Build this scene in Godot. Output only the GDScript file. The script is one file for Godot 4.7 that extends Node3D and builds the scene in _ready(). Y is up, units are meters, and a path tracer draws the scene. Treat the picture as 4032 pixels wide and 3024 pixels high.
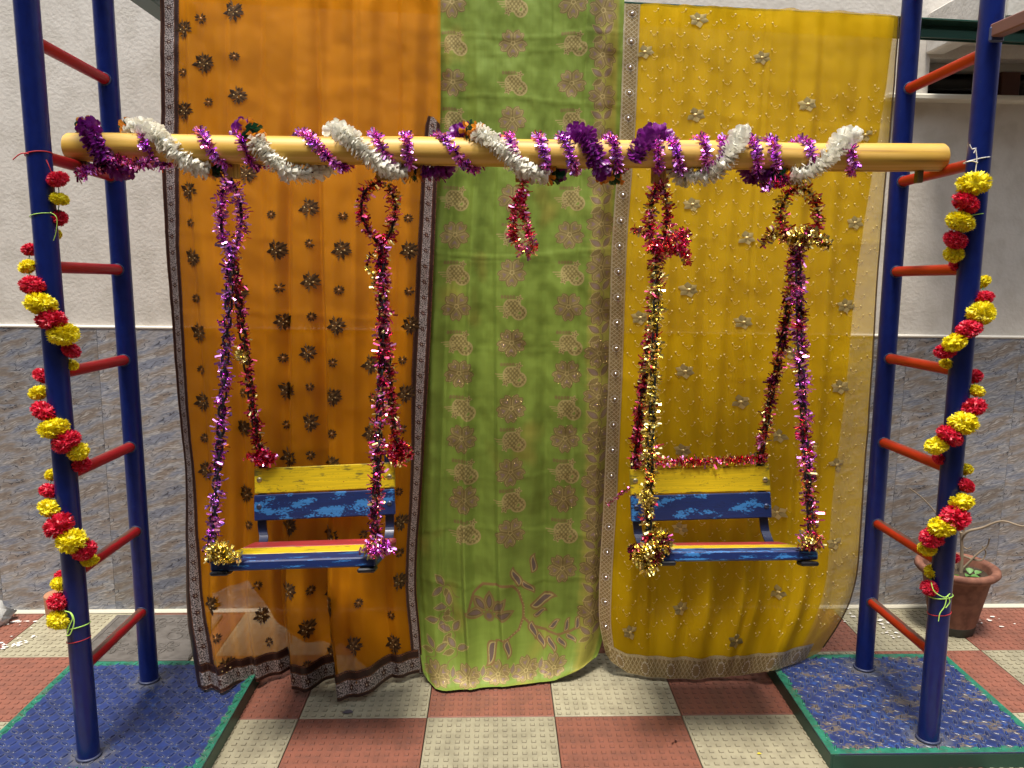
extends Node3D
# A decorated pair of swings in a tiled courtyard: two blue ladders carry a yellow pole, three saris hang behind.

const UP := Vector3.UP
const WALL_Z := -3.045
const POLE_R := 0.0285
const BAR_R := 0.0375
const BAR_Z := -2.215
var M := {}

var orange_edges = [[Vector3(-0.989, 2.210, -2.500), Vector3(-0.994, 2.089, -2.498), Vector3(-0.999, 1.965, -2.495), Vector3(-1.005, 1.840, -2.493), Vector3(-1.011, 1.713, -2.490), Vector3(-1.011, 1.584, -2.487), Vector3(-1.012, 1.453, -2.485), Vector3(-1.009, 1.320, -2.482), Vector3(-1.007, 1.185, -2.480), Vector3(-1.005, 1.048, -2.478), Vector3(-1.000, 0.909, -2.475), Vector3(-0.993, 0.767, -2.473), Vector3(-0.996, 0.623, -2.470), Vector3(-1.002, 0.477, -2.467), Vector3(-1.009, 0.329, -2.465), Vector3(-1.005, 0.178, -2.462), Vector3(-0.991, 0.025, -2.460)],
	[Vector3(-0.163, 2.218, -2.500), Vector3(-0.165, 2.096, -2.500), Vector3(-0.166, 1.972, -2.500), Vector3(-0.168, 1.847, -2.500), Vector3(-0.177, 1.718, -2.500), Vector3(-0.184, 1.588, -2.500), Vector3(-0.191, 1.456, -2.500), Vector3(-0.199, 1.321, -2.500), Vector3(-0.207, 1.184, -2.500), Vector3(-0.216, 1.044, -2.500), Vector3(-0.227, 0.902, -2.500), Vector3(-0.237, 0.758, -2.500), Vector3(-0.248, 0.611, -2.500), Vector3(-0.261, 0.461, -2.500), Vector3(-0.266, 0.309, -2.500), Vector3(-0.256, 0.154, -2.500), Vector3(-0.248, -0.005, -2.500)]]
var orange_hem = [[0.000, Vector3(-0.964, 0.060, -2.392)], [0.031, Vector3(-0.923, 0.060, -2.341)], [0.083, Vector3(-0.892, 0.060, -2.357)], [0.145, Vector3(-0.853, 0.060, -2.373)], [0.238, Vector3(-0.812, 0.030, -2.454)], [0.351, Vector3(-0.745, 0.020, -2.515)], [0.407, Vector3(-0.707, 0.020, -2.533)], [0.421, Vector3(-0.675, 0.020, -2.451)], [0.475, Vector3(-0.632, 0.020, -2.436)], [0.537, Vector3(-0.588, 0.020, -2.447)], [0.589, Vector3(-0.556, 0.020, -2.476)], [0.628, Vector3(-0.530, 0.020, -2.497)], [0.643, Vector3(-0.504, 0.015, -2.417)], [0.692, Vector3(-0.467, 0.015, -2.411)], [0.764, Vector3(-0.415, 0.020, -2.422)], [0.804, Vector3(-0.388, 0.020, -2.436)], [0.905, Vector3(-0.320, 0.020, -2.493)], [0.961, Vector3(-0.279, 0.020, -2.508)], [1.000, Vector3(-0.249, 0.020, -2.511)]]
var green_edges = [[Vector3(-0.179, 2.245, -2.585), Vector3(-0.180, 2.119, -2.583), Vector3(-0.181, 1.990, -2.581), Vector3(-0.183, 1.860, -2.578), Vector3(-0.191, 1.727, -2.576), Vector3(-0.206, 1.593, -2.574), Vector3(-0.219, 1.457, -2.572), Vector3(-0.228, 1.318, -2.570), Vector3(-0.237, 1.177, -2.567), Vector3(-0.246, 1.035, -2.565), Vector3(-0.255, 0.889, -2.563), Vector3(-0.264, 0.742, -2.561), Vector3(-0.274, 0.592, -2.559), Vector3(-0.279, 0.440, -2.557), Vector3(-0.276, 0.285, -2.554), Vector3(-0.266, 0.127, -2.552), Vector3(-0.252, -0.033, -2.550)],
	[Vector3(0.400, 2.246, -2.570), Vector3(0.398, 2.120, -2.571), Vector3(0.398, 1.992, -2.571), Vector3(0.397, 1.862, -2.572), Vector3(0.396, 1.730, -2.572), Vector3(0.394, 1.596, -2.573), Vector3(0.393, 1.459, -2.574), Vector3(0.392, 1.319, -2.574), Vector3(0.392, 1.177, -2.575), Vector3(0.393, 1.033, -2.576), Vector3(0.394, 0.886, -2.576), Vector3(0.393, 0.736, -2.577), Vector3(0.393, 0.584, -2.578), Vector3(0.389, 0.428, -2.578), Vector3(0.384, 0.270, -2.579), Vector3(0.377, 0.109, -2.579), Vector3(0.351, -0.056, -2.580)]]
var green_hem = [[0.000, Vector3(-0.243, 0.038, -2.470)], [0.027, Vector3(-0.228, 0.012, -2.470)], [0.068, Vector3(-0.201, 0.012, -2.424)], [0.135, Vector3(-0.162, 0.012, -2.409)], [0.230, Vector3(-0.109, 0.012, -2.419)], [0.338, Vector3(-0.048, 0.012, -2.430)], [0.500, Vector3(0.045, 0.012, -2.440)], [0.662, Vector3(0.138, 0.012, -2.453)], [0.770, Vector3(0.202, 0.012, -2.470)], [0.851, Vector3(0.249, 0.033, -2.470)], [0.932, Vector3(0.299, 0.042, -2.500)], [1.000, Vector3(0.342, 0.059, -2.530)]]
var yellow_edges = [[Vector3(0.391, 2.183, -2.530), Vector3(0.389, 2.064, -2.528), Vector3(0.387, 1.942, -2.526), Vector3(0.384, 1.820, -2.524), Vector3(0.378, 1.695, -2.522), Vector3(0.371, 1.568, -2.521), Vector3(0.366, 1.440, -2.519), Vector3(0.365, 1.309, -2.517), Vector3(0.365, 1.177, -2.515), Vector3(0.365, 1.043, -2.513), Vector3(0.363, 0.906, -2.511), Vector3(0.361, 0.768, -2.509), Vector3(0.358, 0.627, -2.507), Vector3(0.353, 0.484, -2.506), Vector3(0.349, 0.339, -2.504), Vector3(0.352, 0.191, -2.502), Vector3(0.378, 0.041, -2.500)],
	[Vector3(1.239, 2.158, -2.530), Vector3(1.238, 2.038, -2.526), Vector3(1.236, 1.918, -2.522), Vector3(1.233, 1.796, -2.519), Vector3(1.228, 1.672, -2.515), Vector3(1.223, 1.547, -2.511), Vector3(1.220, 1.420, -2.507), Vector3(1.218, 1.291, -2.504), Vector3(1.217, 1.161, -2.500), Vector3(1.215, 1.029, -2.496), Vector3(1.213, 0.895, -2.493), Vector3(1.210, 0.759, -2.489), Vector3(1.207, 0.621, -2.485), Vector3(1.207, 0.482, -2.481), Vector3(1.205, 0.340, -2.478), Vector3(1.168, 0.197, -2.474), Vector3(1.100, 0.052, -2.470)]]
var yellow_hem = [[0.000, Vector3(0.380, 0.078, -2.520)], [0.028, Vector3(0.399, 0.058, -2.500)], [0.098, Vector3(0.452, 0.020, -2.506)], [0.211, Vector3(0.529, 0.015, -2.477)], [0.304, Vector3(0.596, 0.015, -2.470)], [0.413, Vector3(0.674, 0.015, -2.466)], [0.511, Vector3(0.747, 0.015, -2.474)], [0.589, Vector3(0.804, 0.020, -2.476)], [0.674, Vector3(0.863, 0.030, -2.467)], [0.763, Vector3(0.913, 0.060, -2.430)], [0.848, Vector3(0.986, 0.060, -2.462)], [0.935, Vector3(1.066, 0.060, -2.505)], [1.000, Vector3(1.135, 0.060, -2.556)]]
var big_motifs = [Vector2(0.263, 0.041), Vector2(0.082, 0.063), Vector2(0.154, 0.112), Vector2(0.276, 0.159), Vector2(0.082, 0.180), Vector2(0.089, 0.295), Vector2(0.304, 0.270), Vector2(0.092, 0.391), Vector2(0.531, 0.320), Vector2(0.412, 0.380), Vector2(0.655, 0.380), Vector2(0.904, 0.381), Vector2(0.097, 0.499), Vector2(0.095, 0.599), Vector2(0.087, 0.697), Vector2(0.266, 0.439), Vector2(0.256, 0.635), Vector2(0.253, 0.730), Vector2(0.536, 0.425), Vector2(0.425, 0.482), Vector2(0.640, 0.487), Vector2(0.919, 0.487), Vector2(0.525, 0.527), Vector2(0.768, 0.544), Vector2(0.431, 0.581), Vector2(0.630, 0.587), Vector2(0.911, 0.585), Vector2(0.529, 0.626), Vector2(0.777, 0.642), Vector2(0.433, 0.677), Vector2(0.623, 0.682), Vector2(0.120, 0.881), Vector2(0.146, 0.969), Vector2(0.444, 0.773), Vector2(0.629, 0.783), Vector2(0.920, 0.772), Vector2(0.447, 0.863), Vector2(0.635, 0.875), Vector2(0.924, 0.859), Vector2(0.315, 0.909), Vector2(0.514, 0.917), Vector2(0.723, 0.931), Vector2(0.881, 0.949), Vector2(0.610, 0.962)]
var small_motifs = [Vector2(0.147, 0.050), Vector2(0.267, 0.104), Vector2(0.079, 0.125), Vector2(0.169, 0.168), Vector2(0.094, 0.341), Vector2(0.397, 0.330), Vector2(0.660, 0.332), Vector2(0.900, 0.335), Vector2(0.537, 0.371), Vector2(0.096, 0.450), Vector2(0.098, 0.553), Vector2(0.090, 0.651), Vector2(0.264, 0.585), Vector2(0.417, 0.434), Vector2(0.649, 0.437), Vector2(0.911, 0.439), Vector2(0.540, 0.475), Vector2(0.422, 0.535), Vector2(0.630, 0.539), Vector2(0.897, 0.537), Vector2(0.532, 0.575), Vector2(0.783, 0.591), Vector2(0.428, 0.631), Vector2(0.629, 0.639), Vector2(0.909, 0.636), Vector2(0.528, 0.673), Vector2(0.906, 0.727), Vector2(0.268, 0.774), Vector2(0.129, 0.927), Vector2(0.766, 0.783), Vector2(0.923, 0.817), Vector2(0.538, 0.866), Vector2(0.755, 0.876), Vector2(0.334, 0.949), Vector2(0.504, 0.963), Vector2(0.624, 0.923), Vector2(0.883, 0.909), Vector2(0.721, 0.976), Vector2(0.305, 0.864)]
var yellow_flowers = [Vector2(0.265, 0.025), Vector2(0.077, 0.073), Vector2(0.500, 0.075), Vector2(0.270, 0.165), Vector2(0.283, 0.300), Vector2(0.493, 0.348), Vector2(0.673, 0.144), Vector2(0.899, 0.186), Vector2(0.896, 0.320), Vector2(0.287, 0.428), Vector2(0.113, 0.472), Vector2(0.499, 0.475), Vector2(0.286, 0.551), Vector2(0.505, 0.596), Vector2(0.293, 0.670), Vector2(0.887, 0.447), Vector2(0.887, 0.572), Vector2(0.898, 0.691), Vector2(0.663, 0.647), Vector2(0.320, 0.904), Vector2(0.122, 0.939), Vector2(0.565, 0.948), Vector2(0.301, 0.788), Vector2(0.911, 0.811), Vector2(0.702, 0.883), Vector2(0.677, 0.764), Vector2(0.675, 0.519), Vector2(0.679, 0.399), Vector2(0.672, 0.272)]
var green_flowers = [Vector2(0.079, 0.029), Vector2(0.084, 0.140), Vector2(0.100, 0.249), Vector2(0.140, 0.358), Vector2(0.166, 0.461), Vector2(0.195, 0.557), Vector2(0.223, 0.649), Vector2(0.249, 0.735), Vector2(0.404, 0.083), Vector2(0.406, 0.193), Vector2(0.429, 0.305), Vector2(0.448, 0.412), Vector2(0.459, 0.512), Vector2(0.468, 0.605), Vector2(0.477, 0.695), Vector2(0.486, 0.781), Vector2(0.721, 0.029), Vector2(0.722, 0.140), Vector2(0.729, 0.249), Vector2(0.743, 0.358), Vector2(0.749, 0.461), Vector2(0.750, 0.557), Vector2(0.750, 0.649), Vector2(0.751, 0.735), Vector2(0.760, 0.835)]
var green_paisleys = [Vector2(0.082, 0.083), Vector2(0.087, 0.193), Vector2(0.121, 0.305), Vector2(0.151, 0.412), Vector2(0.182, 0.512), Vector2(0.210, 0.605), Vector2(0.237, 0.695), Vector2(0.261, 0.781), Vector2(0.403, 0.029), Vector2(0.405, 0.140), Vector2(0.415, 0.249), Vector2(0.441, 0.358), Vector2(0.454, 0.461), Vector2(0.464, 0.557), Vector2(0.473, 0.649), Vector2(0.482, 0.735), Vector2(0.722, 0.083), Vector2(0.724, 0.193), Vector2(0.737, 0.305), Vector2(0.748, 0.412), Vector2(0.749, 0.512), Vector2(0.750, 0.605), Vector2(0.751, 0.695), Vector2(0.753, 0.781)]
var green_border_flowers = [Vector2(0.885, 0.037), Vector2(0.887, 0.098), Vector2(0.890, 0.159), Vector2(0.894, 0.221), Vector2(0.901, 0.282), Vector2(0.907, 0.343), Vector2(0.912, 0.405), Vector2(0.915, 0.466), Vector2(0.915, 0.527), Vector2(0.915, 0.589), Vector2(0.916, 0.650), Vector2(0.917, 0.711), Vector2(0.920, 0.773), Vector2(0.926, 0.834), Vector2(0.923, 0.895)]
var green_border_leaves = [Vector2(0.886, 0.067), Vector2(0.888, 0.129), Vector2(0.892, 0.190), Vector2(0.898, 0.251), Vector2(0.904, 0.313), Vector2(0.910, 0.374), Vector2(0.914, 0.435), Vector2(0.915, 0.497), Vector2(0.915, 0.558), Vector2(0.916, 0.619), Vector2(0.917, 0.681), Vector2(0.918, 0.742), Vector2(0.923, 0.803), Vector2(0.927, 0.865), Vector2(0.919, 0.926)]
var green_hem_flowers = [Vector2(0.089, 0.977), Vector2(0.259, 0.980), Vector2(0.430, 0.977), Vector2(0.587, 0.975), Vector2(0.743, 0.973)]
var green_hem_leaves = [Vector2(0.175, 0.980), Vector2(0.344, 0.980), Vector2(0.509, 0.978), Vector2(0.666, 0.975)]
var green_vine = [Vector2(0.278, 0.887), Vector2(0.303, 0.867), Vector2(0.352, 0.855), Vector2(0.431, 0.852), Vector2(0.503, 0.857), Vector2(0.535, 0.867), Vector2(0.560, 0.887), Vector2(0.560, 0.903), Vector2(0.535, 0.920), Vector2(0.478, 0.928), Vector2(0.415, 0.931)]
var green_vine_branch = [Vector2(0.560, 0.903), Vector2(0.615, 0.917), Vector2(0.665, 0.923), Vector2(0.740, 0.928), Vector2(0.814, 0.925), Vector2(0.846, 0.920)]


# ---------------------------------------------------------------- geometry collector
class Geo:
	var v := PackedVector3Array()
	var n := PackedVector3Array()
	var uv := PackedVector2Array()
	var c := PackedColorArray()
	var idx := PackedInt32Array()
	var tint := Color.WHITE

	func vert(p: Vector3, nn: Vector3, t := Vector2.ZERO) -> int:
		v.push_back(p)
		n.push_back(nn)
		uv.push_back(t)
		c.push_back(tint)
		return v.size() - 1

	func tri(a: int, b: int, d: int) -> void:
		var f := (v[d] - v[a]).cross(v[b] - v[a])
		if f.dot(n[a] + n[b] + n[d]) < 0.0:
			idx.push_back(a)
			idx.push_back(d)
			idx.push_back(b)
		else:
			idx.push_back(a)
			idx.push_back(b)
			idx.push_back(d)

	func quad_i(a: int, b: int, d: int, e: int) -> void:
		tri(a, b, d)
		tri(a, d, e)

	func face(p: Array, nn := Vector3.ZERO) -> void:      # a flat polygon; its normal is nn or worked out (clockwise from outside)
		var q: Vector3 = nn if nn != Vector3.ZERO else ((p[2] - p[0]).cross(p[1] - p[0])).normalized()
		var first := v.size()
		for i in p.size():
			vert(p[i], q, Vector2(p[i].x, p[i].y))
		for i in range(1, p.size() - 1):
			tri(first, first + i, first + i + 1)

	func box(at: Vector3, size: Vector3, b := 0.0, basis := Basis()) -> void:      # a box with chamfered edges; uv runs over x and y (or z on the top)
		var h := size * 0.5
		b = minf(b, minf(h.x, minf(h.y, h.z)) * 0.9)
		for axis in 3:
			for s in [-1.0, 1.0]:
				var nn := Vector3.ZERO
				nn[axis] = s
				var a1 := (axis + 1) % 3
				var a2 := (axis + 2) % 3
				var ids := []
				for k in [[-1, -1], [1, -1], [1, 1], [-1, 1]]:
					var p := Vector3.ZERO
					p[axis] = s * h[axis]
					p[a1] = k[0] * (h[a1] - b)
					p[a2] = k[1] * (h[a2] - b)
					var t := Vector2(p.x / size.x + 0.5, 0.5 - p.y / size.y)
					if axis == 1:
						t.y = p.z / size.z + 0.5
					elif axis == 0:
						t = Vector2(p.z / size.x + 0.5, 0.5 - p.y / size.y)
					ids.append(vert(at + basis * p, (basis * nn).normalized(), t))
				quad_i(ids[0], ids[1], ids[2], ids[3])
		if b <= 0.0:
			return
		for axis in 3:                                   # the twelve chamfers
			var a1 := (axis + 1) % 3
			var a2 := (axis + 2) % 3
			for s1 in [-1.0, 1.0]:
				for s2 in [-1.0, 1.0]:
					var nn := Vector3.ZERO
					nn[a1] = s1
					nn[a2] = s2
					nn = nn.normalized()
					var ids := []
					for k in [[-1, 0], [1, 0], [1, 1], [-1, 1]]:
						var p := Vector3.ZERO
						p[axis] = k[0] * (h[axis] - b)
						p[a1] = s1 * (h[a1] - (b if k[1] == 0 else 0.0))
						p[a2] = s2 * (h[a2] - (0.0 if k[1] == 0 else b))
						ids.append(vert(at + basis * p, basis * nn, Vector2(p.x / size.x + 0.5, 0.5 - p.y / size.y)))
					quad_i(ids[0], ids[1], ids[2], ids[3])
		for sx in [-1.0, 1.0]:
			for sy in [-1.0, 1.0]:
				for sz in [-1.0, 1.0]:
					var q := Vector3(sx, sy, sz)
					var ids := []
					for k in 3:
						var p := q * (h - Vector3(b, b, b))
						p[k] = q[k] * h[k]
						ids.append(vert(at + basis * p, basis * q.normalized(), Vector2(p.x / size.x + 0.5, 0.5 - p.y / size.y)))
					tri(ids[0], ids[1], ids[2])

	func tube(path: Array, r, seg := 10, caps := true, shade = null) -> void:      # r: a radius or one per point
		var m := path.size()
		var side := Vector3.ZERO
		var run := 0.0
		var rows := []
		for i in m:
			var d: Vector3 = (path[mini(i + 1, m - 1)] - path[maxi(i - 1, 0)]).normalized()
			if side == Vector3.ZERO:
				side = d.cross(Vector3.FORWARD if absf(d.z) < 0.9 else Vector3.UP).normalized()
			side = (side - d * side.dot(d)).normalized()
			var other := d.cross(side)
			if i:
				run += (path[i] - path[i - 1]).length()
			var rr: float = r[i] if r is Array else r
			var row := []
			for k in seg + 1:
				var a := TAU * k / seg
				var o := side * cos(a) + other * sin(a)
				if shade != null:
					tint = shade.call(run, o)
				row.append(vert(path[i] + o * rr, o, Vector2(float(k) / seg, run)))
			rows.append(row)
		for i in m - 1:
			for k in seg:
				quad_i(rows[i][k], rows[i][k + 1], rows[i + 1][k + 1], rows[i + 1][k])
		if caps:
			for e in [0, m - 1]:
				var d: Vector3 = (path[0] - path[1]).normalized() if e == 0 else (path[m - 1] - path[m - 2]).normalized()
				var mid := vert(path[e], d, Vector2(0.5, 0.5))
				var ring := []
				for k in seg + 1:
					ring.append(vert(v[rows[e][k]], d, Vector2(0.5, 0.5)))
				for k in seg:
					tri(mid, ring[k], ring[k + 1])

	func lathe(at: Vector3, profile: Array, seg := 32, closed := false) -> void:           # profile: Vector2(radius, height), from the bottom up on the outside
		var rows := []
		for i in profile.size():
			var p: Vector2 = profile[i]
			var d: Vector2 = (profile[mini(i + 1, profile.size() - 1)] - profile[maxi(i - 1, 0)]).normalized()
			var row := []
			for k in seg + 1:
				var a := TAU * k / seg
				var o := Vector3(cos(a), 0, sin(a))
				row.append(vert(at + o * p.x + Vector3.UP * p.y, (o * d.y - Vector3.UP * d.x).normalized(), Vector2(float(k) / seg, p.y)))
			rows.append(row)
		for i in profile.size() - 1:
			for k in seg:
				quad_i(rows[i][k], rows[i][k + 1], rows[i + 1][k + 1], rows[i + 1][k])

	func torus(at: Vector3, basis: Basis, long: float, wide: float, r: float, seg := 14, around := 6) -> void:     # a chain link: an oval ring in the basis' x-y plane
		var path := []
		for k in seg:
			var a := TAU * k / seg
			var p := Vector3(cos(a) * wide, sin(a) * wide, 0)
			p.y += signf(p.y) * (long - wide)
			path.append(p)
		var rows := []
		for k in seg + 1:
			var p: Vector3 = path[k % seg]
			var d: Vector3 = (path[(k + 1) % seg] - path[(k + seg - 1) % seg]).normalized()
			var o := Vector3(d.y, -d.x, 0)
			var row := []
			for j in around + 1:
				var a := TAU * j / around
				var q := o * cos(a) + Vector3.BACK * sin(a)
				row.append(vert(at + basis * (p + q * r), (basis * q).normalized()))
			rows.append(row)
		for k in seg:
			for j in around:
				quad_i(rows[k][j], rows[k][j + 1], rows[k + 1][j + 1], rows[k + 1][j])

	func mesh() -> ArrayMesh:
		var a := []
		a.resize(Mesh.ARRAY_MAX)
		a[Mesh.ARRAY_VERTEX] = v
		a[Mesh.ARRAY_NORMAL] = n
		a[Mesh.ARRAY_TEX_UV] = uv
		a[Mesh.ARRAY_COLOR] = c
		a[Mesh.ARRAY_INDEX] = idx
		var m := ArrayMesh.new()
		m.add_surface_from_arrays(Mesh.PRIMITIVE_TRIANGLES, a)
		return m


# ---------------------------------------------------------------- naming
func tag(o: Node, label: String, category: String, group := "", kind := "") -> Node:
	o.set_meta("label", label)
	if category:
		o.set_meta("category", category)
	if group:
		o.set_meta("group", group)
	if kind:
		o.set_meta("kind", kind)
	return o


func thing(called: String, label: String, category: String, at := Vector3.ZERO, group := "") -> Node3D:
	var o := Node3D.new()
	o.name = numbered(self, called)
	o.position = at
	add_child(o)
	tag(o, label, category, group)
	return o


func numbered(under: Node, called: String) -> String:
	if not under.has_node(NodePath(called)):
		return called
	var k := 1
	while under.has_node(NodePath("%s_%03d" % [called, k])):
		k += 1
	return "%s_%03d" % [called, k]


func part(called: String, g, material: Material, under: Node, label := "", stuff := false) -> MeshInstance3D:
	var o := MeshInstance3D.new()
	o.name = numbered(under, called)
	o.mesh = g.mesh() if g is Geo else g
	o.material_override = material
	under.add_child(o)
	if label:
		o.set_meta("label", label)
	if stuff:
		o.set_meta("kind", "stuff")
	return o


func structure(called: String, g, material: Material, label := "") -> MeshInstance3D:
	var o := part(called, g, material, self, label)
	o.set_meta("kind", "structure")
	return o


# ---------------------------------------------------------------- materials
func lin(r: float, g: float, b: float) -> Color:          # a real-world base colour as the sRGB value that materials take
	return Color(r, g, b).linear_to_srgb()


func mat(col: Color, rough := 0.6, metal := 0.0) -> StandardMaterial3D:
	var m := StandardMaterial3D.new()
	m.albedo_color = col
	m.roughness = rough
	m.metallic = metal
	return m


func vcol(rough := 0.6, metal := 0.0) -> StandardMaterial3D:
	var m := mat(Color.WHITE, rough, metal)
	m.vertex_color_use_as_albedo = true
	return m


func tex(im: Image) -> ImageTexture:
	return ImageTexture.create_from_image(im)


func noise(sd: int, freq: float, oct := 3, kind := FastNoiseLite.TYPE_SIMPLEX_SMOOTH) -> FastNoiseLite:
	var f := FastNoiseLite.new()
	f.seed = sd
	f.frequency = freq
	f.noise_type = kind
	f.fractal_type = FastNoiseLite.FRACTAL_FBM if oct > 1 else FastNoiseLite.FRACTAL_NONE
	f.fractal_octaves = oct
	return f


func bump(m: StandardMaterial3D, sd: int, freq: float, scale_cm: float, tiles: float, oct := 4, size := 512) -> StandardMaterial3D:
	var t := NoiseTexture2D.new()
	t.width = size
	t.height = size
	t.seamless = true
	t.noise = noise(sd, freq, oct)
	m.heightmap_enabled = true
	m.heightmap_texture = t
	m.heightmap_scale = scale_cm
	m.uv1_triplanar = true
	m.uv1_world_triplanar = true
	m.uv1_scale = Vector3(tiles, tiles, tiles)
	return m


func mixc(a: Color, b: Color, t: float) -> Color:
	return a.lerp(b, clampf(t, 0, 1))


func smooth(a: float, b: float, x: float) -> float:
	return smoothstep(a, b, x)


# tone noise laid over a colour as an albedo texture on triplanar axes: dirt and unevenness of plaster, tiles, stone
func mottled(col: Color, dark: Color, sd: int, freq: float, tiles: float, rough: float) -> StandardMaterial3D:
	var m := mat(Color.WHITE, rough)
	var t := NoiseTexture2D.new()
	t.width = 512
	t.height = 512
	t.seamless = true
	t.noise = noise(sd, freq, 5)
	var r := Gradient.new()
	r.set_color(0, dark)
	r.set_color(1, col)
	r.set_offset(0, 0.22)
	r.set_offset(1, 0.62)
	t.color_ramp = r
	m.albedo_texture = t
	m.uv1_triplanar = true
	m.uv1_world_triplanar = true
	m.uv1_scale = Vector3(tiles, tiles, tiles)
	return m


func slate_texture() -> ImageTexture:                     # the printed slate face of a glazed wall tile, 450 x 300 mm
	var w := 540
	var h := 360
	var im := Image.create(w, h, false, Image.FORMAT_RGB8)
	var warp := noise(11, 0.006, 3)
	var band := noise(12, 0.03, 4)
	var fine := noise(13, 0.09, 4)
	var hue := noise(14, 0.008, 3)
	var crack := noise(15, 0.008, 4)
	var c1 := lin(0.300, 0.298, 0.318)
	var c2 := lin(0.245, 0.208, 0.184)
	var c3 := lin(0.215, 0.236, 0.300)
	var c4 := lin(0.42, 0.418, 0.425)
	for y in h:
		for x in w:
			var q := warp.get_noise_2d(x, y) * 14.0
			var yy := y + x * 0.30 + q
			var b := band.get_noise_2d(x * 0.16, yy * 1.35)
			var f := fine.get_noise_2d(x * 0.30, yy * 1.5)
			var u := hue.get_noise_2d(x * 0.5, yy * 1.9)
			var c := mixc(c1, c2, smooth(0.0, 0.35, u + f * 0.25))
			c = mixc(c, c3, smooth(0.02, 0.4, -u + b * 0.5))
			c = mixc(c, c4, smooth(0.16, 0.5, b + f * 0.5) * 0.75)
			c = c * (1.0 + 0.24 * f)
			var k := absf(crack.get_noise_2d(x * 0.55, yy * 1.7))
			if k < 0.016:
				c = mixc(c, lin(0.035, 0.035, 0.05), 0.8)
			im.set_pixel(x, y, Color(c.r, c.g, c.b))
	return tex(im)


# painted wood: a paint colour, the coat or wood that shows through chips, and grime
func plank_texture(sd: int, paint: Color, under: Color, grime: Color, chips: float, wear: float) -> ImageTexture:
	var w := 512
	var h := 128
	var im := Image.create(w, h, false, Image.FORMAT_RGB8)
	var big := noise(sd, 0.0075, 2)
	var crackle := noise(sd + 4, 0.010, 3)
	var patch := noise(sd + 1, 0.065, 5)
	var grain := noise(sd + 2, 0.02, 3)
	var dirt := noise(sd + 3, 0.012, 4)
	for y in h:
		for x in w:
			var c := paint
			var g := grain.get_noise_2d(x * 0.22, y * 4.2)
			c = c * (1.0 + 0.10 * g)
			var edge := minf(minf(x, w - x) / 40.0, minf(y, h - y) / 16.0)
			var d := dirt.get_noise_2d(x, y * 1.6) * 0.75 + g * 0.35 + 0.35 * clampf(1.0 - edge, 0, 1)
			c = mixc(c, grime, smooth(wear, wear + 0.3, d) * 0.75)
			var p := big.get_noise_2d(x, y * 1.8) * 1.0 + patch.get_noise_2d(x, y * 1.4) * 0.62
			var line := absf(crackle.get_noise_2d(x * 0.35, y * 2.6))
			if line < 0.012:
				c = mixc(c, grime, 0.65)
			if p > chips:
				c = under * (1.0 + 0.12 * g)
			elif p > chips - 0.02:
				c = paint * 0.6
			im.set_pixel(x, y, Color(c.r, c.g, c.b))
	return tex(im)


func cell_shift(size: Vector2) -> int:
	return int(size.x / 0.0295) / 2 + int(size.y / 0.0295) / 2


func plate_texture(sd: int, rust: float, flakes: float, size: Vector2, feet: Array) -> ImageTexture:          # the top of a platform: blue paint, lighter flakes, rust, a brushed green border
	var w := 640
	var h := 544
	var im := Image.create(w, h, false, Image.FORMAT_RGB8)
	var a := noise(sd, 0.008, 5)
	var b := noise(sd + 1, 0.025, 4)
	var e := noise(sd + 2, 0.03, 3)
	var s := noise(sd + 3, 0.006, 3)
	var blue := lin(0.017, 0.032, 0.130)
	var light := lin(0.028, 0.075, 0.28)
	var brown := lin(0.150, 0.115, 0.085)
	var green := lin(0.020, 0.150, 0.100)
	for y in h:
		for x in w:
			var c := blue * (1.0 + 0.22 * a.get_noise_2d(x * 2.0, y * 2.0))
			var k := b.get_noise_2d(x * 1.6, y * 2.4) + s.get_noise_2d(x, y) * 0.6
			if k > flakes:
				c = mixc(c, light, 0.75)
			var r := a.get_noise_2d(x + 900, y * 1.5) * 0.8 + b.get_noise_2d(x * 2.2 + 300, y * 4.0) * 0.45
			c = mixc(c, brown, smooth(rust, rust + 0.10, r) * 0.85)
			var gx := (float(x) / w - 0.5) * size.x / 0.0295
			var gz := (float(y) / h - 0.5) * size.y / 0.0295
			gx += 0.5 * (int(size.x / 0.0295) % 2)
			gz += 0.5 * (int(size.y / 0.0295) % 2)
			var odd := posmod(int(floor(gx)) + int(floor(gz)) + cell_shift(size), 2)
			var v := (Vector2(gx - floor(gx), gz - floor(gz)) - Vector2(0.5, 0.5)) * 0.0295
			v = v.rotated(1.15 if odd else -0.55)
			var q := Vector2(v.x / 0.0140, v.y / 0.0048).length()
			c = mixc(c, lin(0.17, 0.155, 0.135), smooth(1.75, 1.15, q) * smooth(0.75, 1.0, q) * (0.40 + 0.3 * a.get_noise_2d(x * 3.0, y * 3.0)))
			for p in feet:                                # dust that gathers round the poles' feet
				var away: float = (Vector2((float(x) / w - 0.5) * size.x, (float(y) / h - 0.5) * size.y) - p).length()
				c = mixc(c, lin(0.15, 0.14, 0.13), smooth(0.085, 0.03, away + 0.03 * b.get_noise_2d(x * 1.5, y * 1.5)) * 0.65)
			var m := minf(minf(x, w - x), minf(y, h - y)) + e.get_noise_2d(x, y) * 9.0
			if m < 24.0:
				c = mixc(green * (1.0 + 0.25 * a.get_noise_2d(x * 3.0, y * 3.0)), brown, smooth(0.15, 0.4, r) * 0.5)
			im.set_pixel(x, y, Color(c.r, c.g, c.b))
	return tex(im)


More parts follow.
